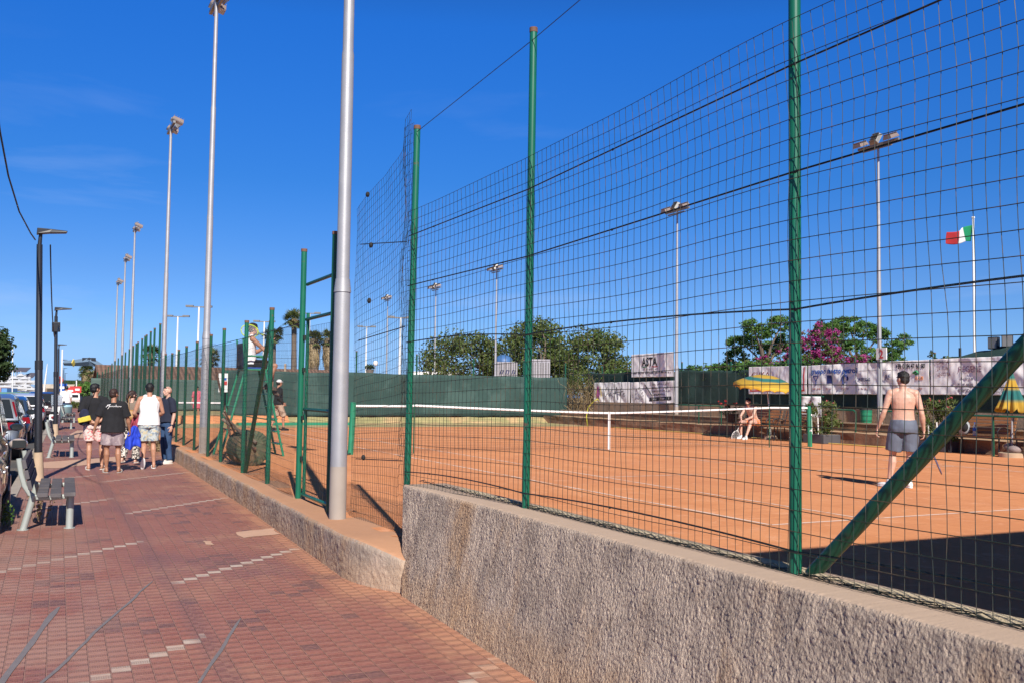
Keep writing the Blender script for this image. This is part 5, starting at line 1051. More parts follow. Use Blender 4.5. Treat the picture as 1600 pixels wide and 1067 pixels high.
c = dep(578, 577, 62); t = thing('potted_shrub', 'dark potted shrub on the skyline right of the large grey pole', 'flower pot', (c.x, c.y, c.z-.35)); MB().tube([(0, 0, -.7), (0, 0, 0), (0, 0, .35)], [.2, .2, .28], 12).build('pot', M['lamp_grey'], t); mb = MB(); leaves(mb, (0, 0, .5), (.35, .35, .22), 260, .06, .2); mb.build('foliage', M['leaf_dark'], t)
c = dep(587, 567, 62); t = thing('satellite_dish', 'small white dish on the skyline beside the potted shrub', 'dish', tuple(c)); MB().ell((0, 0, 0), (.16, .06, .16)).build('dish', M['white_paint'], t, smooth=True); MB().tube([(0, .06, 0), (0, .1, -.8)], .025, 6).build('pole', M['galv'], t)
# upright vertical banner by the lower court
q0 = onY(341, 612, 38.4); q1 = onY(356, 583, 38.4); t = thing('vertical_banner', 'white upright banner with a red and blue emblem at the left end of the windscreen', 'banner', (q0.x, 38.4, .1)); MB(t.location).b2((q0.x, 38.38, q0.z), (q1.x, 38.42, q1.z)).build('sheet', M['white_paint'], t)
MB(t.location).b2((q0.x+.22, 38.36, q0.z+.28), (q1.x-.03, 38.375, q0.z+.42)).build('emblem', PR_['red'], t); MB(t.location).b2((q0.x+.22, 38.36, q0.z+.46), (q1.x-.05, 38.375, q0.z+.55)).build('emblem', PR_['blue'], t); MB(t.location).tube([(q1.x, 38.45, .05), (q1.x, 38.45, q1.z+.1)], .025, 6).build('pole', M['green_paint'], t)
# clubhouse behind the photographer, whose roof shades the near corner of the court
sh = thing('court_pavilion', 'plain pavilion at the near end of the court throwing the dark shade on the clay', 'building', (14, -3.6, 0))
MB().b2((-9.8, -2.6, 0), (14, 2.0, 5.3)).build('wall', M['beige_wall'], sh); MB().b2((-10.3, -3.0, 5.3), (14.4, 3.1, 5.58)).build('roof', M['terr'], sh)
for i in range(6): f_ = MB().b2((-8+3.6*i, 1.99, .9), (-6+3.6*i, 2.03, 2.4)).build('window', M['black_metal'], sh)
# ---------------------------------------------------------------- parked vehicles
M['glass_car'] = mat('car_glass', (.02, .025, .03), .06, var=.1, spec=.9); M['tyre'] = mat('tyre', (.018, .018, .02), .85); M['rim'] = mat('alloy_rim', (.45, .45, .47), .3, metal=.8); M['tail'] = mat('tail_lamp_red', (.22, .008, .010), .2, coat=.6); M['chrome'] = mat('satin_trim', (.5, .5, .52), .25, metal=.8)
M['head'] = mat('head_lamp', (.7, .72, .75), .1, coat=.5)
def paint(n, c, me=.4): return mat(n, c, .28, metal=me, var=.05, coat=.9)
def car(lab, x, y0, L_, Wd, Hh, m, suv=False, zr=-.45, rz=0, group='cars parked along the kerb'):
    """x = right flank, y0 = rear bumper, facing +y; origin on the road under the middle of the car"""
    t = thing('parked_car', lab, 'car', (x-Wd/2, y0+L_/2, zr), rz, group); h = L_/2; w2 = Wd/2; bl = .92 if not suv else 1.02
    prof = [(-h, .55, .40, .80), (-h+.05, .30, bl*.78, .93), (-h+.35, .24, bl+.0, .985), (-h*.45, .22, bl+.03, 1.0), (h*.15, .22, bl+.0, 1.0), (h*.55, .23, bl-.08, .985), (h-.35, .25, bl-.22, .94), (h-.06, .30, bl-.36, .82), (h, .45, .55, .70)]
    def ring(y, zb, zt, k):
        w_ = w2*k; return [(-w_*.88, y, zb), (-w_, y, zb+(zt-zb)*.28), (-w_*.995, y, zb+(zt-zb)*.62), (-w_*.93, y, zt-.02), (-w_*.6, y, zt+.03), (w_*.6, y, zt+.03), (w_*.93, y, zt-.02), (w_*.995, y, zb+(zt-zb)*.62), (w_, y, zb+(zt-zb)*.28), (w_*.88, y, zb)]
    mb = MB(); n = len(prof); mb.add([q for p_ in prof for q in ring(*p_)], [(i*10+j, i*10+(j+1) % 10, (i+1)*10+(j+1) % 10, (i+1)*10+j) for i in range(n-1) for j in range(10)]+[tuple(range(10)), tuple(range((n-1)*10, n*10))])
    o = mb.build('body', m, t, smooth=True); s_ = o.modifiers.new('sub', 'SUBSURF'); s_.levels = 2; s_.render_levels = 2
    rear = -h+.10 if suv else -h+.45; cab = [(rear, bl-.04, .92), (rear+.28, Hh-.10, .80), (rear+.75, Hh, .76), (h*.02, Hh-.01, .76), (h*.22, Hh-.14, .77), (h*.56, bl-.07, .90)]
    mb = MB()
    def cr2(y, z, k): w_ = w2*k; return [(-w2*.93, y, bl-.05), (-w_, y, z-.05), (-w_*.85, y, z), (w_*.85, y, z), (w_, y, z-.05), (w2*.93, y, bl-.05)]
    n = len(cab); vs = []
    for i, (y, z, k) in enumerate(cab): vs += cr2(y, max(z, bl-.02), k)
    mb.add(vs, [(i*6+j, i*6+(j+1) % 6, (i+1)*6+(j+1) % 6, (i+1)*6+j) for i in range(n-1) for j in range(6)]+[tuple(range(6)), tuple(range((n-1)*6, n*6))]); mb.build('cabin', m, t, smooth=35, bevel=.02)
    def glass(nm, pts): MB().poly(pts).build(nm, M['glass_car'], t, fixn=False, solid=.012)
    for s in (-1, 1):
        a_, b_ = w2*.945, w2*.80
        glass('side_window', [(s*a_, rear+.38, bl+.02), (s*b_, rear+.62, Hh-.13), (s*b_, -.15, Hh-.10), (s*a_, -.10, bl+.02)]); glass('side_window', [(s*a_, 0, bl+.02), (s*b_, -.06, Hh-.10), (s*b_*1.0, h*.12, Hh-.15), (s*a_, h*.44, bl+.02)])
        MB().ell((s*(w2+.10), h*.30, bl+.09), (.12, .07, .075), n=14).build('wing_mirror', m if not suv else M['black_metal'], t, smooth=True)
        MB().box((s*(w2+.11), h*.30-.066, bl+.09), (.17, .012, .105)).build('mirror_glass', M['glass_car'], t, bevel=.004)
        MB().prism([(s*w2*.99, -h+.16, bl-.28), (s*w2*.62, -h+.03, bl-.26), (s*w2*.64, -h+.07, bl-.10), (s*w2*.93, -h+.24, bl-.08)], (0, -.025, 0)).build('tail_lamp', M['tail'], t, bevel=.01)
        if suv: MB().prism([(s*w2*.93, -h+.17, bl-.10), (s*w2*.88, -h+.15, bl-.08), (s*w2*.74, rear+.16, Hh-.18), (s*w2*.79, rear+.20, Hh-.18)], (0, -.03, 0)).build('tail_lamp', M['tail'], t)
        MB().box((s*w2*.72, h-.18, bl-.36), (.34, .12, .12)).build('headlight', M['head'], t, bevel=.02)
        for yy in (-h+.78, h-.85):
            wh = MB().tube([(s*(w2-.22), yy, .33), (s*(w2-.02), yy, .33)], .33, 24).build('wheel', M['tyre'], t, smooth=40, bevel=.02); MB().tube([(s*(w2-.03), yy, .33), (s*(w2+.0), yy, .33)], .21, 20).build('rim', M['rim'], wh, smooth=40)
            MB().tube([(s*(w2-.06), yy, .35), (s*(w2-.03), yy, .35)], .375, 24).build('wheel_arch', M['dark_rubber'], t, smooth=40)
        for yy in (-.1, h*.42, -h*.42): MB().box((s*(w2*.998), yy, .62), (.006, .012, .58)).build('door_gap', M['dark_rubber'], t)
        for yy in (-.3, -h*.46): MB().box((s*(w2+.008), yy, bl-.16), (.03, .16, .03)).build('door_handle', M['chrome'], t, bevel=.006)
        MB().b2((s*(w2-.04), -h*.62, .22), (s*(w2+.004), h*.55, .32)).build('sill', M['dark_rubber'], t)
    glass('rear_window', [(-w2*.80, rear-.012, bl+.02), (w2*.80, rear-.012, bl+.02), (w2*.68, rear+.24, Hh-.13), (-w2*.68, rear+.24, Hh-.13)]); glass('windscreen', [(-w2*.82, h*.54+.01, bl+.0), (w2*.82, h*.54+.01, bl+.0), (w2*.70, h*.245, Hh-.13), (-w2*.70, h*.245, Hh-.13)])
    MB().b2((-w2*.86, -h-.03, .30), (w2*.86, -h+.12, .52)).build('rear_bumper', M['dark_rubber'] if suv else m, t, bevel=.04); MB().box((0, -h-.012, .68), (.52, .02, .12)).build('number_plate', M['white_paint'], t)
    return t
c1 = car('bronze-silver car nearest the camera at the left edge, seen past its right mirror', -.24, 12.0, 4.4, 1.78, 1.46, paint('bronze_silver_paint', (.46, .39, .36), .15), rz=-.02)
c2_ = car('dark blue car behind the nearest one, its black mirror showing', -.34, 18.2, 4.3, 1.78, 1.75, paint('dark_blue_paint', (.025, .05, .09)), rz=-.02)
c3 = car('grey estate car with a tall red tail lamp behind the nearest street lamp', -.10, 26.0, 4.5, 1.88, 1.60, paint('steel_grey_paint', (.17, .19, .22)), True, rz=-.03)
c4 = car('dark blue car between the grey estate and the white car', .10, 33.4, 4.3, 1.75, 1.48, paint('navy_paint', (.03, .06, .13)), rz=-.03)
c5 = car('white car with a red tail lamp, just right of the nearest street lamp', .62, 44.0, 4.2, 1.75, 1.50, paint('white_car_paint', (.62, .63, .65), .0), True, rz=-.03)
c6 = car('dark red-black car with a lit-looking red tail lamp farther along the kerb', 1.55, 58, 4.3, 1.78, 1.50, paint('black_red_paint', (.03, .015, .02)), rz=-.03)
c7 = car('farthest dark car parked along the kerb', 1.5, 66, 4.3, 1.78, 1.45, paint('black_paint', (.015, .018, .025)), rz=-.03)
# white scooter
p = onZ(79, 662, -.43); s_ = thing('scooter', 'white scooter parked at the kerb between the cars and the second street lamp', 'scooter', (.86, 41.2, -.43), -.1)
for yy in (-.6, .62): w_ = MB().tube([(-.05, yy, .26), (.05, yy, .26)], .26, 20).build('wheel', M['tyre'], s_, smooth=40); MB().tube([(-.055, yy, .26), (.055, yy, .26)], .15, 14).build('rim', M['rim'], w_)
MB().prism([(-.14, -.82, .50), (-.14, -.80, .72), (-.14, -.1, .70), (-.14, .05, .35), (-.14, .45, .32), (-.14, .62, .98), (-.14, .54, 1.0), (-.14, .34, .45), (-.14, -.3, .25)][::-1], (.28, 0, 0)).build('body', M['white_paint'], s_, bevel=.03)
MB().box((0, -.42, .77), (.26, .66, .09)).build('seat', M['black_cloth'], s_, bevel=.02); MB().tube([(-.32, .5, 1.05), (0, .58, 1.02), (.32, .5, 1.05)], .016, 8).build('handlebar', M['black_metal'], s_); MB().ell((0, -.86, .62), (.07, .03, .05)).build('tail_lamp', M['tail'], s_, smooth=True)
for s2 in (-.26, .26): MB().ell((s2, .52, 1.18), (.05, .02, .04)).build('mirror', M['black_metal'], s_)
mb = MB(); mb.grid(lambda u, v: (-.20+.4*u, .62-.10*v, 1.0+.45*v), 6, 6); mb.build('windshield', gm, s_, solid=.004)
# waste bin at the end of the pavement
b_ = onZ(99, 661, -.33); t = thing('litter_bin', 'grey cylindrical litter bin with a blue bag rim near the end of the pavement', 'bin', (1.52, 50.5, -.33)); MB().tube([(0, 0, 0), (0, 0, .05), (0, 0, .72), (0, 0, .75)], [.22, .25, .27, .25], 20).build('bin_body', mat('bin_grey', (.10, .15, .16), .6), t, smooth=40)
MB().tube([(0, 0, .72), (0, 0, .82)], [.275, .26], 20).build('bag_rim', mat('pale_blue_bag', (.30, .50, .60), .5), t)
# ---------------------------------------------------------------- people
def fuse(mb, name, m, par, voxel=.0075, smooth=5, wrinkle=0, seed=0):
    """join overlapping closed volumes into one continuous skin"""
    me = mb.mesh('tmp'); o = bpy.data.objects.new('tmp', me); COL.objects.link(o)
    r = o.modifiers.new('r', 'REMESH'); r.mode = 'VOXEL'; r.voxel_size = voxel; r.use_smooth_shade = True
    s = o.modifiers.new('s', 'SMOOTH'); s.factor = .5; s.iterations = smooth
    dg = bpy.context.evaluated_depsgraph_get(); dg.update(); n = bpy.data.meshes.new_from_object(o.evaluated_get(dg)); bpy.data.objects.remove(o)
    if wrinkle:
        vs = [0.0]*(3*len(n.vertices)); n.vertices.foreach_get('co', vs); nr = [0.0]*len(vs); n.vertices.foreach_get('normal', nr)
        for i in range(0, len(vs), 3):
            p = V((vs[i]*7, vs[i+1]*7, vs[i+2]*3.2+seed)); d = wrinkle*(noise.noise(p)+.6*noise.noise(p*2.3)+.5*abs(noise.noise(V((p.x*.8+p.z*1.4, p.y, p.z*1.1)))))
            vs[i] += nr[i]*d; vs[i+1] += nr[i+1]*d; vs[i+2] += nr[i+2]*d
        n.vertices.foreach_set('co', vs); n.update()
    n.name = name; n.materials.clear()
    for q in (m if isinstance(m, (list, tuple)) else [m]): n.materials.append(q)
    n.shade_smooth(); b = bpy.data.objects.new(name, n); COL.objects.link(b); b.parent = par; return b
STAND = dict(pel=(0, 0, .95), chest=(0, 0, 1.28), neck=(0, -.01, 1.48), head=(0, .02, 1.635),
    sR=(.185, 0, 1.42), eR=(.235, -.02, 1.13), wR=(.25, .05, .88), sL=(-.185, 0, 1.42), eL=(-.235, -.02, 1.13), wL=(-.25, .05, .88),
    hR=(.09, 0, .91), kR=(.10, .03, .50), aR=(.105, -.02, .085), hL=(-.09, 0, .91), kL=(-.10, .03, .50), aL=(-.105, -.02, .085),
    tR=(.02, 1, 0), tL=(-.02, 1, 0))
def person(lab, loc, rz, H, J=None, skin='skin_tan', hair='hair_black', hair_len=0, turn=0, nod=0, top=None, bottom=None, shoes='white_paint', female=False, build=1.0, cap=None, cat='person', face=True, curl=.7, sh_style='slide', bald=False, extra=None, group=None):
    t = thing('person', lab, cat, loc, rz, group); k = H/1.75; t.scale = (k, k, k); j = {a: V(b) for a, b in STAND.items()}
    if J: j.update({a: V(b) for a, b in J.items()})
    B = build; body = MB(); pel, ch, nk, hd_ = j['pel'], j['chest'], j['neck'], j['head']
    sp = [(pel+V((0, 0, -.08)), .150*B, .105*B), (pel+V((0, -.005, .0)), .168*B, .118*B), (pel.lerp(ch, .30), .152*B, .106*B), (pel.lerp(ch, .62), .142*B, .100*B), (ch, .158*B, .108*B), (ch.lerp(nk, .40), .165*B, .104*B), (ch.lerp(nk, .66), .140*B, .088*B), (ch.lerp(nk, .88), .080, .066), (nk, .058, .058)]
    yaw = atan2((j['sR']-j['sL']).y, (j['sR']-j['sL']).x)
    body.loft([(c, a, b, yaw) for c, a, b in sp], 20)
    for s in (-1, 1):                                     # shoulder blades, chest, seat
        body.ell(ch+V((s*.075, -.055, .02)), (.055*B, .05, .09)); body.ell(ch+V((s*.07, .055, .04)), (.065, .045 if not female else .07, .055)); body.ell(pel+V((s*.075, -.045, -.055)), (.08*B, .075*B, .085))
    body.caps(nk+V((0, 0, -.04)), hd_+V((0, -.015, -.05)), .058, .050)
    R = rot('Z', turn) @ rot('X', nod)
    hp = lambda x, y, z: hd_+R @ V((x, y, z))
    body.ell(hp(0, -.005, .025), (.074, .092, .092), R, 16, 12); body.ell(hp(0, .028, -.042), (.056, .062, .066), R, 14, 10); body.ell(hp(0, .062, -.078), (.026, .020, .020), R)
    body.tube([hp(0, .086, .022), hp(0, .108, -.018), hp(0, .112, -.024)], [.007, .014, .010], 8); body.ell(hp(0, .090, -.050), (.024, .010, .008), R); body.ell(hp(0, .086, .038), (.045, .014, .010), R)
    for s in (-1, 1): body.ell(hp(s*.076, -.008, -.002), (.010, .020, .030), R @ rot('Y', s*.2)); body.ell(hp(s*.04, .062, -.016), (.022, .022, .018), R)
    for S in 'RL':
        s = 1 if S == 'R' else -1; sh_, el, wr = j['s'+S], j['e'+S], j['w'+S]
        body.ell(sh_+V((-s*.012, 0, 0)), (.062*B, .060*B, .062*B)); body.caps(sh_+V((-s*.10, 0, .035)), sh_, .055, .056)
        body.tube([sh_, sh_.lerp(el, .35), sh_.lerp(el, .75), el], [.052*B, .049*B, .041*B, .037], 12); body.ell(el, (.038,)*3)
        body.tube([el, el.lerp(wr, .25), el.lerp(wr, .7), wr], [.037, .041*B, .030, .024], 12); body.ell(wr, (.025,)*3)
        d = (wr-el).normalized(); hdv = j.get('d'+S); d = (V(hdv).normalized() if hdv is not None else d)
        n = j.get('n'+S); n = V(n) if n is not None else V((-s, 0, 0)); n = (n-d*n.dot(d)).normalized(); sd_ = d.cross(n).normalized()
        if sd_.dot(V((0, 1, 0))) < 0: sd_ = -sd_          # thumb side faces forward
        hm = Matrix((sd_, d, n)).transposed(); body.ell(wr+d*.050, (.040, .052, .016), hm, 12, 8)
        for i, (ln, off) in enumerate(((.072, .028), (.080, .010), (.074, -.009), (.058, -.027))):
            p = wr+d*.088+sd_*off; q = p; a = 0
            for g in range(3):
                a += curl*(.55 if g == 0 else .8); q2 = q+(d*cos(a)+n*sin(a))*ln*(.45, .30, .25)[g]; body.caps(q, q2, .0095-.0008*g, .0088-.0008*g, 8); q = q2
        p = wr+d*.028+sd_*.032; q = p+(d*.55+sd_*.75+n*.15).normalized()*.036; r_ = q+(d*.85+sd_*.25+n*.4*curl).normalized()*.032; body.caps(p, q, .013, .0115, 8); body.caps(q, r_, .0112, .009, 8)
        hp_, kn, an = j['h'+S], j['k'+S], j['a'+S]
        body.tube([hp_+V((0, 0, .03)), hp_.lerp(kn, .3), hp_.lerp(kn, .75), kn], [.085*B, .082*B, .062*B, .052], 14); body.ell(kn, (.053, .055, .055))
        cf = V((0, -1, 0)); sd2 = (an-kn).normalized(); bk = V(j['t'+S]).normalized()*-1; bk = (bk-sd2*bk.dot(sd2)).normalized() if abs(bk.dot(sd2)) < .95 else V((0, 0, 1))
        body.tube([kn, kn.lerp(an, .28)+bk*.014, kn.lerp(an, .6)+bk*.006, kn.lerp(an, .9), an], [.050, .055*B, .043*B, .034, .036], 12); body.ell(an, (.038, .040, .04))
        f = V(j['t'+S]).normalized(); up = -sd2; up = (up-f*up.dot(f)).normalized(); rt = f.cross(up).normalized(); fm = Matrix((rt, f, up)).transposed()
        body.ell(an+f*.070-up*.048, (.042, .125, .032), fm, 12, 8); body.ell(an-f*.025-up*.040, (.033, .038, .042), fm)
        for i in range(5): q = an+f*(.175-.010*i)+rt*(-s*.028+s*.0145*i)-up*.062; body.caps(q-f*.03, q, .011-.0006*i, .010-.0006*i, 6)
    fuse(body, 'body', M[skin], t, .0075, 4)
    if face:
        for s in (-1, 1): MB().ell(hp(s*.032, .079, .008), (.012, .010, .006), R, 10, 6).build('eye', M['eye'], t, smooth=True)
        MB().ell(hp(0, .0985, -.050), (.020, .004, .004), R, 10, 6).build('lips', mat('lips', (.35, .12, .10), .5), t, smooth=True)
        if not bald:
            for s in (-1, 1): MB().tube([hp(s*.018, .0975, .032), hp(s*.035, .094, .038), hp(s*.050, .080, .033)], .004, 5).build('eyebrow', M[hair], t)
    if not bald:
        h = MB(); h.ell(hp(0, -.016, .040), (.083, .096, .092), R, 16, 12); h.ell(hp(0, -.035, .000), (.078, .074, .075), R, 14, 10); h.ell(hp(0, .035, .085), (.058, .050, .036), R)
        for i in range(26): d = rv(); d.z = abs(d.z)*.9; h.ell(hp(d.x*.072, d.y*.082-.016, d.z*.082+.044), (.020, .022, .018), R, 8, 5)
        if hair_len: h.tube([hp(0, -.09, .03), hp(0, -.135, .02), hp(0, -.150, -.06), hp(0, -.135, -.15)], [.03, .034, .032, .012], 10); h.ell(hp(-.06, .02, .0), (.02, .03, .06), R); h.ell(hp(.06, .02, .0), (.02, .03, .06), R)
        fuse(h, 'hair', M[hair], t, .008, 2, .004)
    if cap:
        c = MB(); c.ell(hp(0, -.012, .062), (.090, .103, .075), R, 18, 12); cy = -1 if cap[1] == 'back' else 1
        c.prism([hp(x, cy*(.085+.075*(1-(x/.07)**2))-.01, .052-(.01 if cy > 0 else 0)) for x in (-.07, -.045, 0, .045, .07)]+[hp(.07, cy*.04, .052), hp(-.07, cy*.04, .052)], R @ V((0, 0, .010)))
        fuse(c, 'cap', M[cap[0]], t, .008, 2)
    if top:
        m_, kind = top[0], top[1]; hem = top[2] if len(top) > 2 else -.06; s_ = MB(); g = .020 if kind != 'tank' else .012
        z0 = pel+V((0, 0, hem)); s_.loft([(q, a+g+e, b+g+e*.8, yaw) for q, a, b, e in ((z0, .176*B, .130*B, .030), (pel.lerp(ch, .25), .158*B, .114*B, .024), (pel.lerp(ch, .62), .150*B, .106*B, .012), (ch, .162*B, .110*B, .010), (ch.lerp(nk, .40), .170*B, .106*B, .006), (ch.lerp(nk, .68), .150*B, .092*B, .0), (ch.lerp(nk, .93), .080, .068, .0))], 24)
        for S in 'RL':
            s = 1 if S == 'R' else -1; sh_, el, wr = j['s'+S], j['e'+S], j['w'+S]
            if kind == 'tank': s_.caps(sh_+V((-s*.10, 0, .045)), sh_+V((-s*.055, 0, .012)), .050, .048); continue
            s_.caps(sh_+V((-s*.10, 0, .040)), sh_, .062, .070*B); f = .85 if kind == 'tee' else .5
            s_.tube([sh_, sh_.lerp(el, .4*f/.85), sh_.lerp(el, f)], [.073*B, .077*B, .078*B], 14)
            if kind == 'long': s_.tube([sh_, el, el.lerp(wr, .9)], [.073*B, .060, .045], 12)
        fuse(s_, 'shirt', M[m_], t, .010, 3, .012, random.random()*9)
    if bottom:
        m_, ln = bottom[0], bottom[1]; s_ = MB(); s_.loft([(pel+V((0, -.003, z)), (.178+g)*B, (.132+g)*B, 0) for z, g in ((.075, -.012), (.02, .004), (-.06, .014), (-.11, .010))], 24)
        for s in (-1, 1): s_.ell(pel+V((s*.078, -.05, -.06)), (.09*B, .085*B, .09))
        for S in 'RL':
            hp_, kn, an = j['h'+S], j['k'+S], j['a'+S]
            if ln <= 1: s_.tube([hp_+V((0, 0, .02)), hp_.lerp(kn, ln*.5), hp_.lerp(kn, ln)], [.108*B, .112*B, .108*B if ln > .6 else .100*B], 16)
            else: s_.tube([hp_+V((0, 0, .02)), hp_.lerp(kn, .5), kn, kn.lerp(an, .5), kn.lerp(an, .97)], [.104*B, .090*B, .076, bottom[2] if len(bottom) > 2 else .066, bottom[3] if len(bottom) > 3 else .062], 14)
            s_.ell(hp_, (.10*B, .115*B, .10))
        fuse(s_, 'trousers' if ln > 1 else 'shorts', M[m_], t, .010, 3, .013, random.random()*9)
    for S in 'RL':
        kn, an = j['k'+S], j['a'+S]; f = V(j['t'+S]).normalized(); up = (kn-an).normalized(); up = (up-f*up.dot(f)).normalized(); rt = f.cross(up).normalized(); fm = Matrix((rt, f, up)).transposed(); s_ = MB()
        if sh_style == 'slide':
            s_.ell(an+f*.060-up*.083, (.052, .148, .015), fm, 14, 6); s_.ell(an+f*.085-up*.050, (.054, .045, .042), fm, 14, 8); nm = 'slide'
        else:
            s_.ell(an+f*.062-up*.050, (.052, .150, .042), fm, 14, 8); s_.ell(an-f*.020-up*.035, (.046, .058, .050), fm); s_.ell(an+f*.060-up*.078, (.056, .158, .016), fm, 14, 6); s_.tube([an-up*.03, an+up*.035], [.046, .044], 12); nm = 'shoe'
        fuse(s_, nm, M[shoes], t, .008, 2)
    t['_k'] = k
    if extra: extra(t, j, hp, R)
    del t['_k']
    return t
def sunglasses(m='eye', up=0):
    def f(t, j, hp, R):
        g = MB()
        for s in (-1, 1): g.ell(hp(s*.032, .094-.03*(up > 0), .008+up), (.026, .008, .020), R, 12, 6); g.tube([hp(s*.055, .088-.03*(up > 0), .012+up), hp(s*.078, .0, .012+up)], .003, 4)
        g.tube([hp(-.03, .1-.03*(up > 0), .012+up), hp(.03, .1-.03*(up > 0), .012+up)], .004, 4); g.build('sunglasses', M[m], t)
    return f
def patterned(n, base, spots, scale=24, t0=.5, t1=.56, extra=None):
    m, t, p = nodes(n); b = NB(t); oc = b.co(); v = b.noise(oc, scale, 3, .5, .6); c = b.mix(b.ramp(v, t0, t1), base, spots)
    if extra: c = b.mix(b.ramp(b.noise(b.map(oc, loc=(3, 2, 7)), scale*.8, 3), .55, .60), c, extra)
    t.links.new(c, p.inputs['Base Color']); p.inputs['Roughness'].default_value = .88; M[n] = m
patterned('pink_floral', (.72, .56, .52), (.55, .17, .17), 20, .53, .57); patterned('grey_print_shorts', (.28, .22, .24), (.40, .33, .33), 14, .52, .60)
patterned('pale_leaf_shorts', (.46, .50, .50), (.22, .27, .33), 17, .50, .56, (.50, .45, .32)); patterned('animal_print', (.62, .56, .50), (.03, .025, .03), 26, .48, .52)
patterned('tan_camo', (.46, .34, .25), (.30, .20, .14), 9)
M['knit'] = mat('brown_knit', (.20, .155, .12), .9, var=.5, vs=70, bump=.01, bs=90); M['jeans'] = mat('blue_jeans', (.025, .06, .14), .85, var=.35, vs=6, bump=.004, bs=60)
M['navy_tee'] = mat('navy_tee', (.012, .016, .036), .9, var=.2); M['slate_shorts'] = mat('slate_shorts', (.105, .125, .175), .7, var=.12, vs=6); M['orange_shorts'] = patterned('orange_shorts', (.70, .22, .07), (.62, .35, .30), 16) or M['orange_shorts']
M['slide_grey'] = mat('slide_grey', (.36, .33, .31), .7); M['slide_white'] = mat('slide_white', (.62, .58, .54), .6); M['brown_boot'] = mat('brown_trainer', (.10, .07, .055), .8, var=.4, vs=20); M['pink_cloth'] = mat('pink_cloth', (.55, .12, .16), .85)
G1 = 'people walking away along the pavement'
# man in black T-shirt, hands clasped behind
person('young man in black T-shirt and pink floral shorts, hands clasped behind, leftmost of the group', (1.18, 21.46, -.33), -.03, 1.74,
    dict(eR=(.27, -.10, 1.14), wR=(.06, -.20, .96), eL=(-.27, -.10, 1.13), wL=(-.10, -.19, 1.02), dR=(-.9, -.1, -.15), dL=(.7, -.2, -.5), nR=(0, .5, .5), nL=(0, .5, .3), kR=(.16, .05, .50), aR=(.17, .02, .085), kL=(-.08, .02, .50), aL=(-.08, -.06, .085), tR=(.35, 1, 0), tL=(-.1, 1, 0)),
    'skin_tan', turn=-.95, top=('black_cloth', 'tee', -.02), bottom=('pink_floral', .78), shoes='slide_white', build=1.02, curl=.9, group=G1)
def script_back(t, j, hp, R):
    mb = MB(); 
    for pl in ([(-.150, -.01), (-.10, .035), (-.075, .045), (-.095, -.02), (-.115, -.045)], [(-.13, .03), (-.06, .048)], [(-.085, .0), (-.065, .018), (-.07, -.005), (-.05, .016), (-.045, -.004), (-.03, .02), (-.03, -.002), (-.012, .016), (-.005, -.004), (.012, .018), (.02, -.002), (.035, .014)], [(.045, .045), (.048, -.004), (.062, .012), (.07, -.004), (.085, .014), (.09, -.004), (.11, .012), (.12, -.002), (.15, .006)]):
        mb.tube([(x, -.158+.17*x*x*4, 1.385+z) for x, z in pl], .0062, 5)
    mb.build('white_lettering', M['white_cloth'], t)
person('shorter young man in a black T-shirt with white handwriting across the back and grey shorts', (1.47, 20.56, -.33), -.06, 1.64,
    dict(eR=(.29, .0, 1.12), wR=(.33, .06, .90), eL=(-.29, -.02, 1.14), wL=(-.36, .02, .90), dL=(-.15, .1, -1), kR=(.12, .05, .50), aR=(.14, .0, .085), kL=(-.11, .03, .50), aL=(-.10, .06, .085), tR=(.35, 1, 0), tL=(-.35, 1, 0)),
    'skin_dark', hair='hair_brown', turn=-.7, top=('black_cloth', 'tee', -.10), bottom=('grey_print_shorts', .80), shoes='slide_grey', build=1.16, extra=script_back, group=G1)
person('woman with a dark ponytail and sunglasses in a brown knit top and black-and-white print trousers', (2.03, 23.1, -.33), -.5, 1.60,
    dict(eR=(.20, .06, 1.13), wR=(.15, .22, 1.02), eL=(-.21, -.02, 1.14), wL=(-.16, .15, 1.0), kR=(.09, .10, .50), aR=(.09, .10, .085), kL=(-.10, -.02, .50), aL=(-.11, -.20, .12)),
    'skin_pale', 'hair_brown', hair_len=1, turn=-.55, top=('knit', 'long', -.06), bottom=('animal_print', 2, .085, .095), shoes='slide_white', female=True, build=.94, extra=sunglasses(), group=G1)
person('man in a white sleeveless shirt and pale patterned shorts striding with one white sole lifted', (2.23, 21.49, -.33), -.04, 1.77,
    dict(eR=(.27, .02, 1.15), wR=(.16, .20, 1.04), eL=(-.29, -.02, 1.13), wL=(-.20, .17, 1.02), kR=(.10, .02, .50), aR=(.12, -.02, .085), kL=(-.08, .02, .50), aL=(-.10, -.26, .20), tL=(-.05, .42, -.9)),
    'skin_tan', turn=-.1, nod=.1, top=('white_cloth', 'tank', -.06), bottom=('pale_leaf_shorts', .84), shoes='white_paint', build=1.05, group=G1)
def watch(t, j, hp, R):
    sunglasses('eye', .075)(t, j, hp, R); w_ = j['wL']; d = (j['wL']-j['eL']).normalized(); MB().tube([w_-d*.035, w_-d*.005], .031, 12).build('watch', M['black_metal'], t, smooth=40); e = V((0, 0, 0))
    MB().loft([((0, 0, 1.005), .187, .138), ((0, 0, 1.035), .186, .137)], 24).build('belt', M['dark_rubber'], t)
person('bald man in navy T-shirt and jeans facing the others by the low wall', (2.74, 22.64, -.33), 1.95, 1.71,
    dict(eL=(-.25, -.02, 1.12), wL=(-.28, .05, .86), eR=(.24, .05, 1.13), wR=(.12, .22, 1.04)), 'skin_pale', turn=.0, bald=True, top=('navy_tee', 'tee', .0), bottom=('jeans', 2), shoes='slide_white', sh_style='shoe', build=1.02, extra=watch, group='people standing and walking on the pavement')
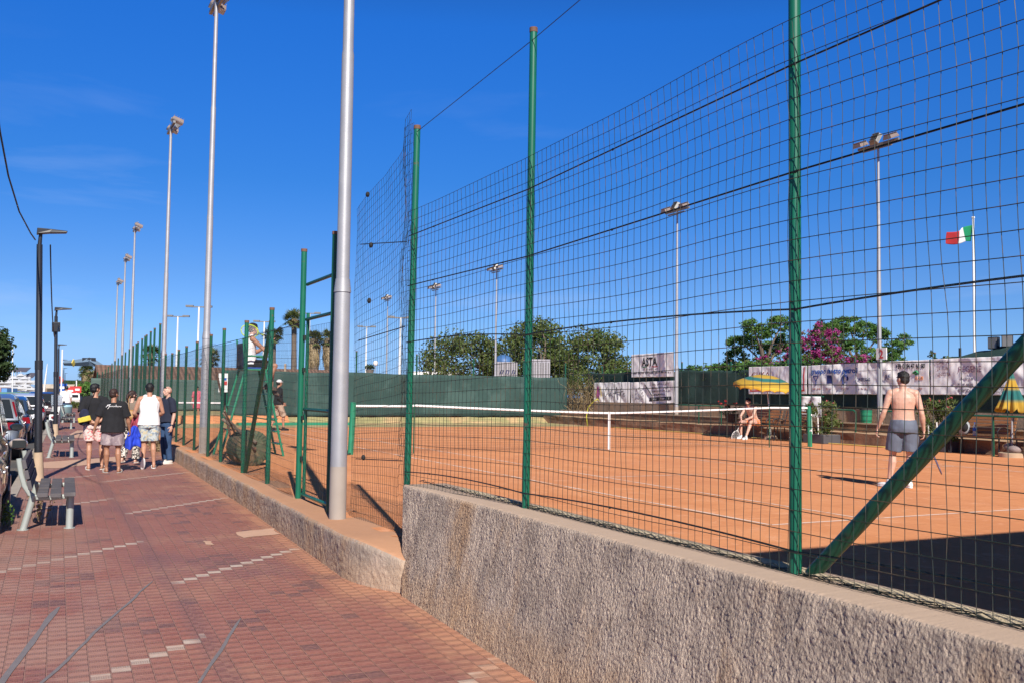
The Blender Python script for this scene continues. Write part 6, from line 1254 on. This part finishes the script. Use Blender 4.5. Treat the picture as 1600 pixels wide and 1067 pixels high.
# things they carry
M['yellow_cloth'] = mat('yellow_cloth', (.60, .48, .06), .8, var=.35, vs=30); M['royal'] = mat('royal_blue_cloth', (.015, .05, .50), .8, var=.25, vs=9); M['maroon_cloth'] = mat('maroon_cloth', (.33, .055, .085), .85, var=.2, vs=9); M['tan_leather'] = mat('tan_leather', (.34, .17, .05), .5, var=.3, vs=14)
def soft(name, lab, cat, loc, parts, m, amp=.018, extra=None):
    t = thing(name, lab, cat, loc); mb = MB(); [mb.ell(c, r, n=14, k=10) for c, r in parts]; fuse(mb, 'cloth' if cat == 'towel' else 'bag_body', M[m], t, .008, 2, amp); 
    if extra: extra(t)
    return t
def hang(name, lab, loc, w_, ln, m, seed, fl=5):
    t = thing(name, lab, 'towel', loc); mb = MB()
    def f(u, v):
        s = u-.5; k = .45+.55*min(1, v*1.6); x = s*w_*k+.02*noise.noise(V((u*4, v*3, seed))); y = .035*sin(u*fl*2.1+seed)*(.4+v)+.03*noise.noise(V((u*5, v*4, seed+2)))
        return (x+.05*v*s, y-.02*cos(s*5), -ln*v*(1-.22*abs(sin(u*3.3+seed)))+.03*cos(s*6))
    mb.grid(f, 26, 22); mb.build('cloth', M[m], t, smooth=True, solid=.014)
    mb = MB(); mb.grid(lambda u, v: (lambda p: (p[0]*.75+.03, p[1]+.05, p[2]*.55+.015))(f(u, v)), 20, 14); mb.build('fold', M[m], t, smooth=True, solid=.014); return t
def yb(t): m2 = MB(); m2.box((0, -.07, -.06), (.24, .045, .10), rot('Y', -.25)); fuse(m2, 'yellow_flap', M['yellow_cloth'], t, .008, 2, .012); MB().tube([(.04, 0, .1), (.12, .06, .34), (.2, .12, .5)], .008, 6).build('strap', M['black_cloth'], t)
soft('shoulder_bag', 'navy bag with a yellow flap under the arm of the leftmost young man', 'bag', (.98, 21.30, .76), [((0, 0, .03), (.10, .05, .12)), ((-.02, 0, -.1), (.10, .05, .09))], 'navy', .02, yb)
hang('towel', 'bright blue towel in the right hand of the man with handwriting on his back', (1.86, 20.66, .56), .26, .48, 'royal', 2)
hang('towel', 'maroon towel hanging over the left arm of the man in the white sleeveless shirt', (2.0, 21.62, .80), .24, .50, 'maroon_cloth', 5)
soft('shoulder_bag', 'tan leather bag on the back of the woman with the ponytail', 'bag', (2.0, 22.86, .74), [((0, 0, 0), (.11, .06, .12)), ((0, -.02, -.05), (.10, .05, .07))], 'tan_leather', .01, lambda t: MB().tube([(-.04, .02, .1), (-.06, .05, .34), (-.02, .12, .42)], .008, 6).build('strap', M['tan_leather'], t))
# player without shirt on the court
def wide_hem(t, j, hp, R): pass
person('bare-backed player in slate grey shorts and white trainers standing on the clay, seen from behind', (11.76, 10.38, 0), -radians(47), 1.74,
    dict(pel=(0, 0, .95), chest=(.0, -.01, 1.28), eL=(-.27, -.04, 1.14), wL=(-.36, .06, .89), dL=(-.22, .25, -1), eR=(.26, -.04, 1.12), wR=(.29, .06, .87), dR=(.0, .1, -1), kL=(-.15, .05, .50), aL=(-.20, .02, .085), kR=(.09, .03, .50), aR=(.08, .05, .085), tL=(-.85, .65, 0), tR=(-.35, 1, 0)),
    'skin_pale', turn=.75, bottom=('slate_shorts', .86), shoes='white_paint', sh_style='shoe', build=1.08)
def racket(lab, loc, d, nrm, frame='frame_green', L_=.68):
    M.setdefault('frame_green', mat('racket_frame', (.45, .60, .05), .3)); M.setdefault('frame_white', mat('racket_frame_white', (.7, .7, .68), .3)); M.setdefault('frame_dark', mat('racket_frame_dark', (.10, .08, .14), .3))
    t = thing('tennis_racket', lab, 'racket', loc); d = V(d).normalized(); n = V(nrm); n = (n-d*n.dot(d)).normalized(); s = d.cross(n)
    P = lambda a, b: d*a+s*b
    MB().tube([P(0, 0), P(.20, 0)], .016, 10).build('grip', M['dark_rubber'], t, smooth=40)
    MB().tube([P(.20, 0), P(.30, .0)], .011, 8).build('shaft', M[frame], t)
    mb = MB(); c = .30+.19
    mb.tube([P(.28, 0), P(.33, .05), P(c-.12, .105)], .008, 6); mb.tube([P(.28, 0), P(.33, -.05), P(c-.12, -.105)], .008, 6); mb.tube([P(c+.17*cos(a), .13*sin(a)) for a in [2*pi*i/28 for i in range(29)]], .010, 8); mb.build('frame', M[frame], t, smooth=True)
    mb = MB()
    for i in range(-7, 8): x = i*.0215; h = .13*sqrt(max(0, 1-(x/.17)**2)); mb.tube([P(c+x, -h), P(c+x, h)], .0012, 3)
    for i in range(-5, 6): y = i*.0215; h = .17*sqrt(max(0, 1-(y/.13)**2)); mb.tube([P(c-h, y), P(c+h, y)], .0012, 3)
    mb.build('strings', M['white_cloth'], t); return t
q = V((11.76, 10.38, 0))+rot('Z', -radians(47)) @ (V((.295, .07, .82))*.994); racket('dark racket held low by the bare-backed player, mostly behind the green brace', tuple(q), (.40, -.10, -.85), (-.7, .7, 0), 'frame_dark', .6)
# seated player on the bench
person('shirtless player in black cap and orange shorts seated on a bench, elbows on knees', (20.42, 23.85, 0), radians(90)+.25, 1.76,
    dict(pel=(0, -.05, .54), chest=(0, .12, .84), neck=(0, .22, 1.01), head=(0, .30, 1.15), sR=(.185, .16, .97), sL=(-.185, .16, .97), eR=(.22, .38, .70), eL=(-.22, .36, .70), wR=(.06, .56, .60), wL=(-.06, .55, .58), dR=(-.5, .5, -.6), dL=(.5, .5, -.6), nR=(0, -.5, -.5), nL=(0, -.5, -.5),
         hR=(.09, .0, .53), kR=(.20, .44, .52), aR=(.16, .42, .085), hL=(-.09, 0, .53), kL=(-.20, .44, .53), aL=(-.24, .74, .085), tR=(.1, 1, 0), tL=(-.1, 1, 0)),
    'skin_pale', turn=.1, nod=.15, bottom=('orange_shorts', .55), shoes='white_paint', sh_style='shoe', cap=('black_cloth', 'front'), build=1.04)
racket('white racket hanging between the knees of the seated player', (19.88, 23.82, .55), (-.28, .15, -.9), (.1, 1, 0), 'frame_white')
# player sitting on the umpire chair, facing the court
person('young man in white tank top and black cap sitting on the green umpire chair', (4.02, 19.95, 1.33), -radians(90), 1.74,
    dict(pel=(0, -.06, .54), chest=(0, -.07, .88), neck=(0, -.04, 1.08), head=(0, .0, 1.235), sR=(.185, -.04, 1.03), sL=(-.185, -.04, 1.03), eR=(.24, .20, .80), wR=(.14, .34, 1.02), dR=(-.2, .2, .8), nR=(-1, 0, 0), eL=(-.24, .12, .78), wL=(-.12, .33, .92), dL=(.3, .2, .7),
         hR=(.09, .0, .51), kR=(.13, .44, .50), aR=(.10, .30, .10), hL=(-.09, 0, .51), kL=(-.12, .46, .50), aL=(-.02, .40, .02), tR=(.0, 1, -.1), tL=(.0, 1, -.35)),
    'skin_tan', turn=.05, top=('white_cloth', 'tank', -.02), bottom=('black_cloth', .80), shoes='brown_boot', sh_style='shoe', cap=('black_cloth', 'back'))
q = V((4.02, 19.95, 1.33))+rot('Z', -radians(90)) @ V((.14, .38, 1.07)); racket('racket with a yellow-green throat resting over the shoulder of the man on the umpire chair', tuple(q), (-.93, .05, .22), (0.05, 1, .2), 'frame_green')
person('player in a white cap, dark shirt and tan camouflage shorts walking before the far windscreen', (7.32, 31.94, 0), -radians(80), 1.66,
    dict(eR=(.22, -.08, 1.12), wR=(.22, .10, .95), eL=(-.22, .04, 1.12), wL=(-.22, .2, .95), kR=(.10, .16, .50), aR=(.10, .16, .085), kL=(-.10, -.03, .50), aL=(-.10, -.22, .12)), 'skin_tan', turn=.1, top=('black_cloth', 'long', -.05), bottom=('tan_camo', 1), shoes='black_cloth', sh_style='shoe', cap=('white_cloth', 'front'))
person('distant player in a pink top on the lower court behind the second grey mast', (7.7, 52.0, -.25), 2.6, 1.70, dict(), 'skin_tan', top=('pink_cloth', 'tee'), bottom=('pink_cloth', .8), shoes='white_paint')
M['helmet'] = mat('dark_helmet', (.02, .02, .025), .25)
person('distant person in a pale top with dark hair standing behind the litter bin', (1.60, 53.5, -.33), .3, 1.70, dict(), 'skin_tan', top=('white_cloth', 'tee'), bottom=('jeans', 2), shoes='black_cloth', sh_style='shoe', cap=('helmet', 'front'))
print('OBJECTS', len(bpy.data.objects))
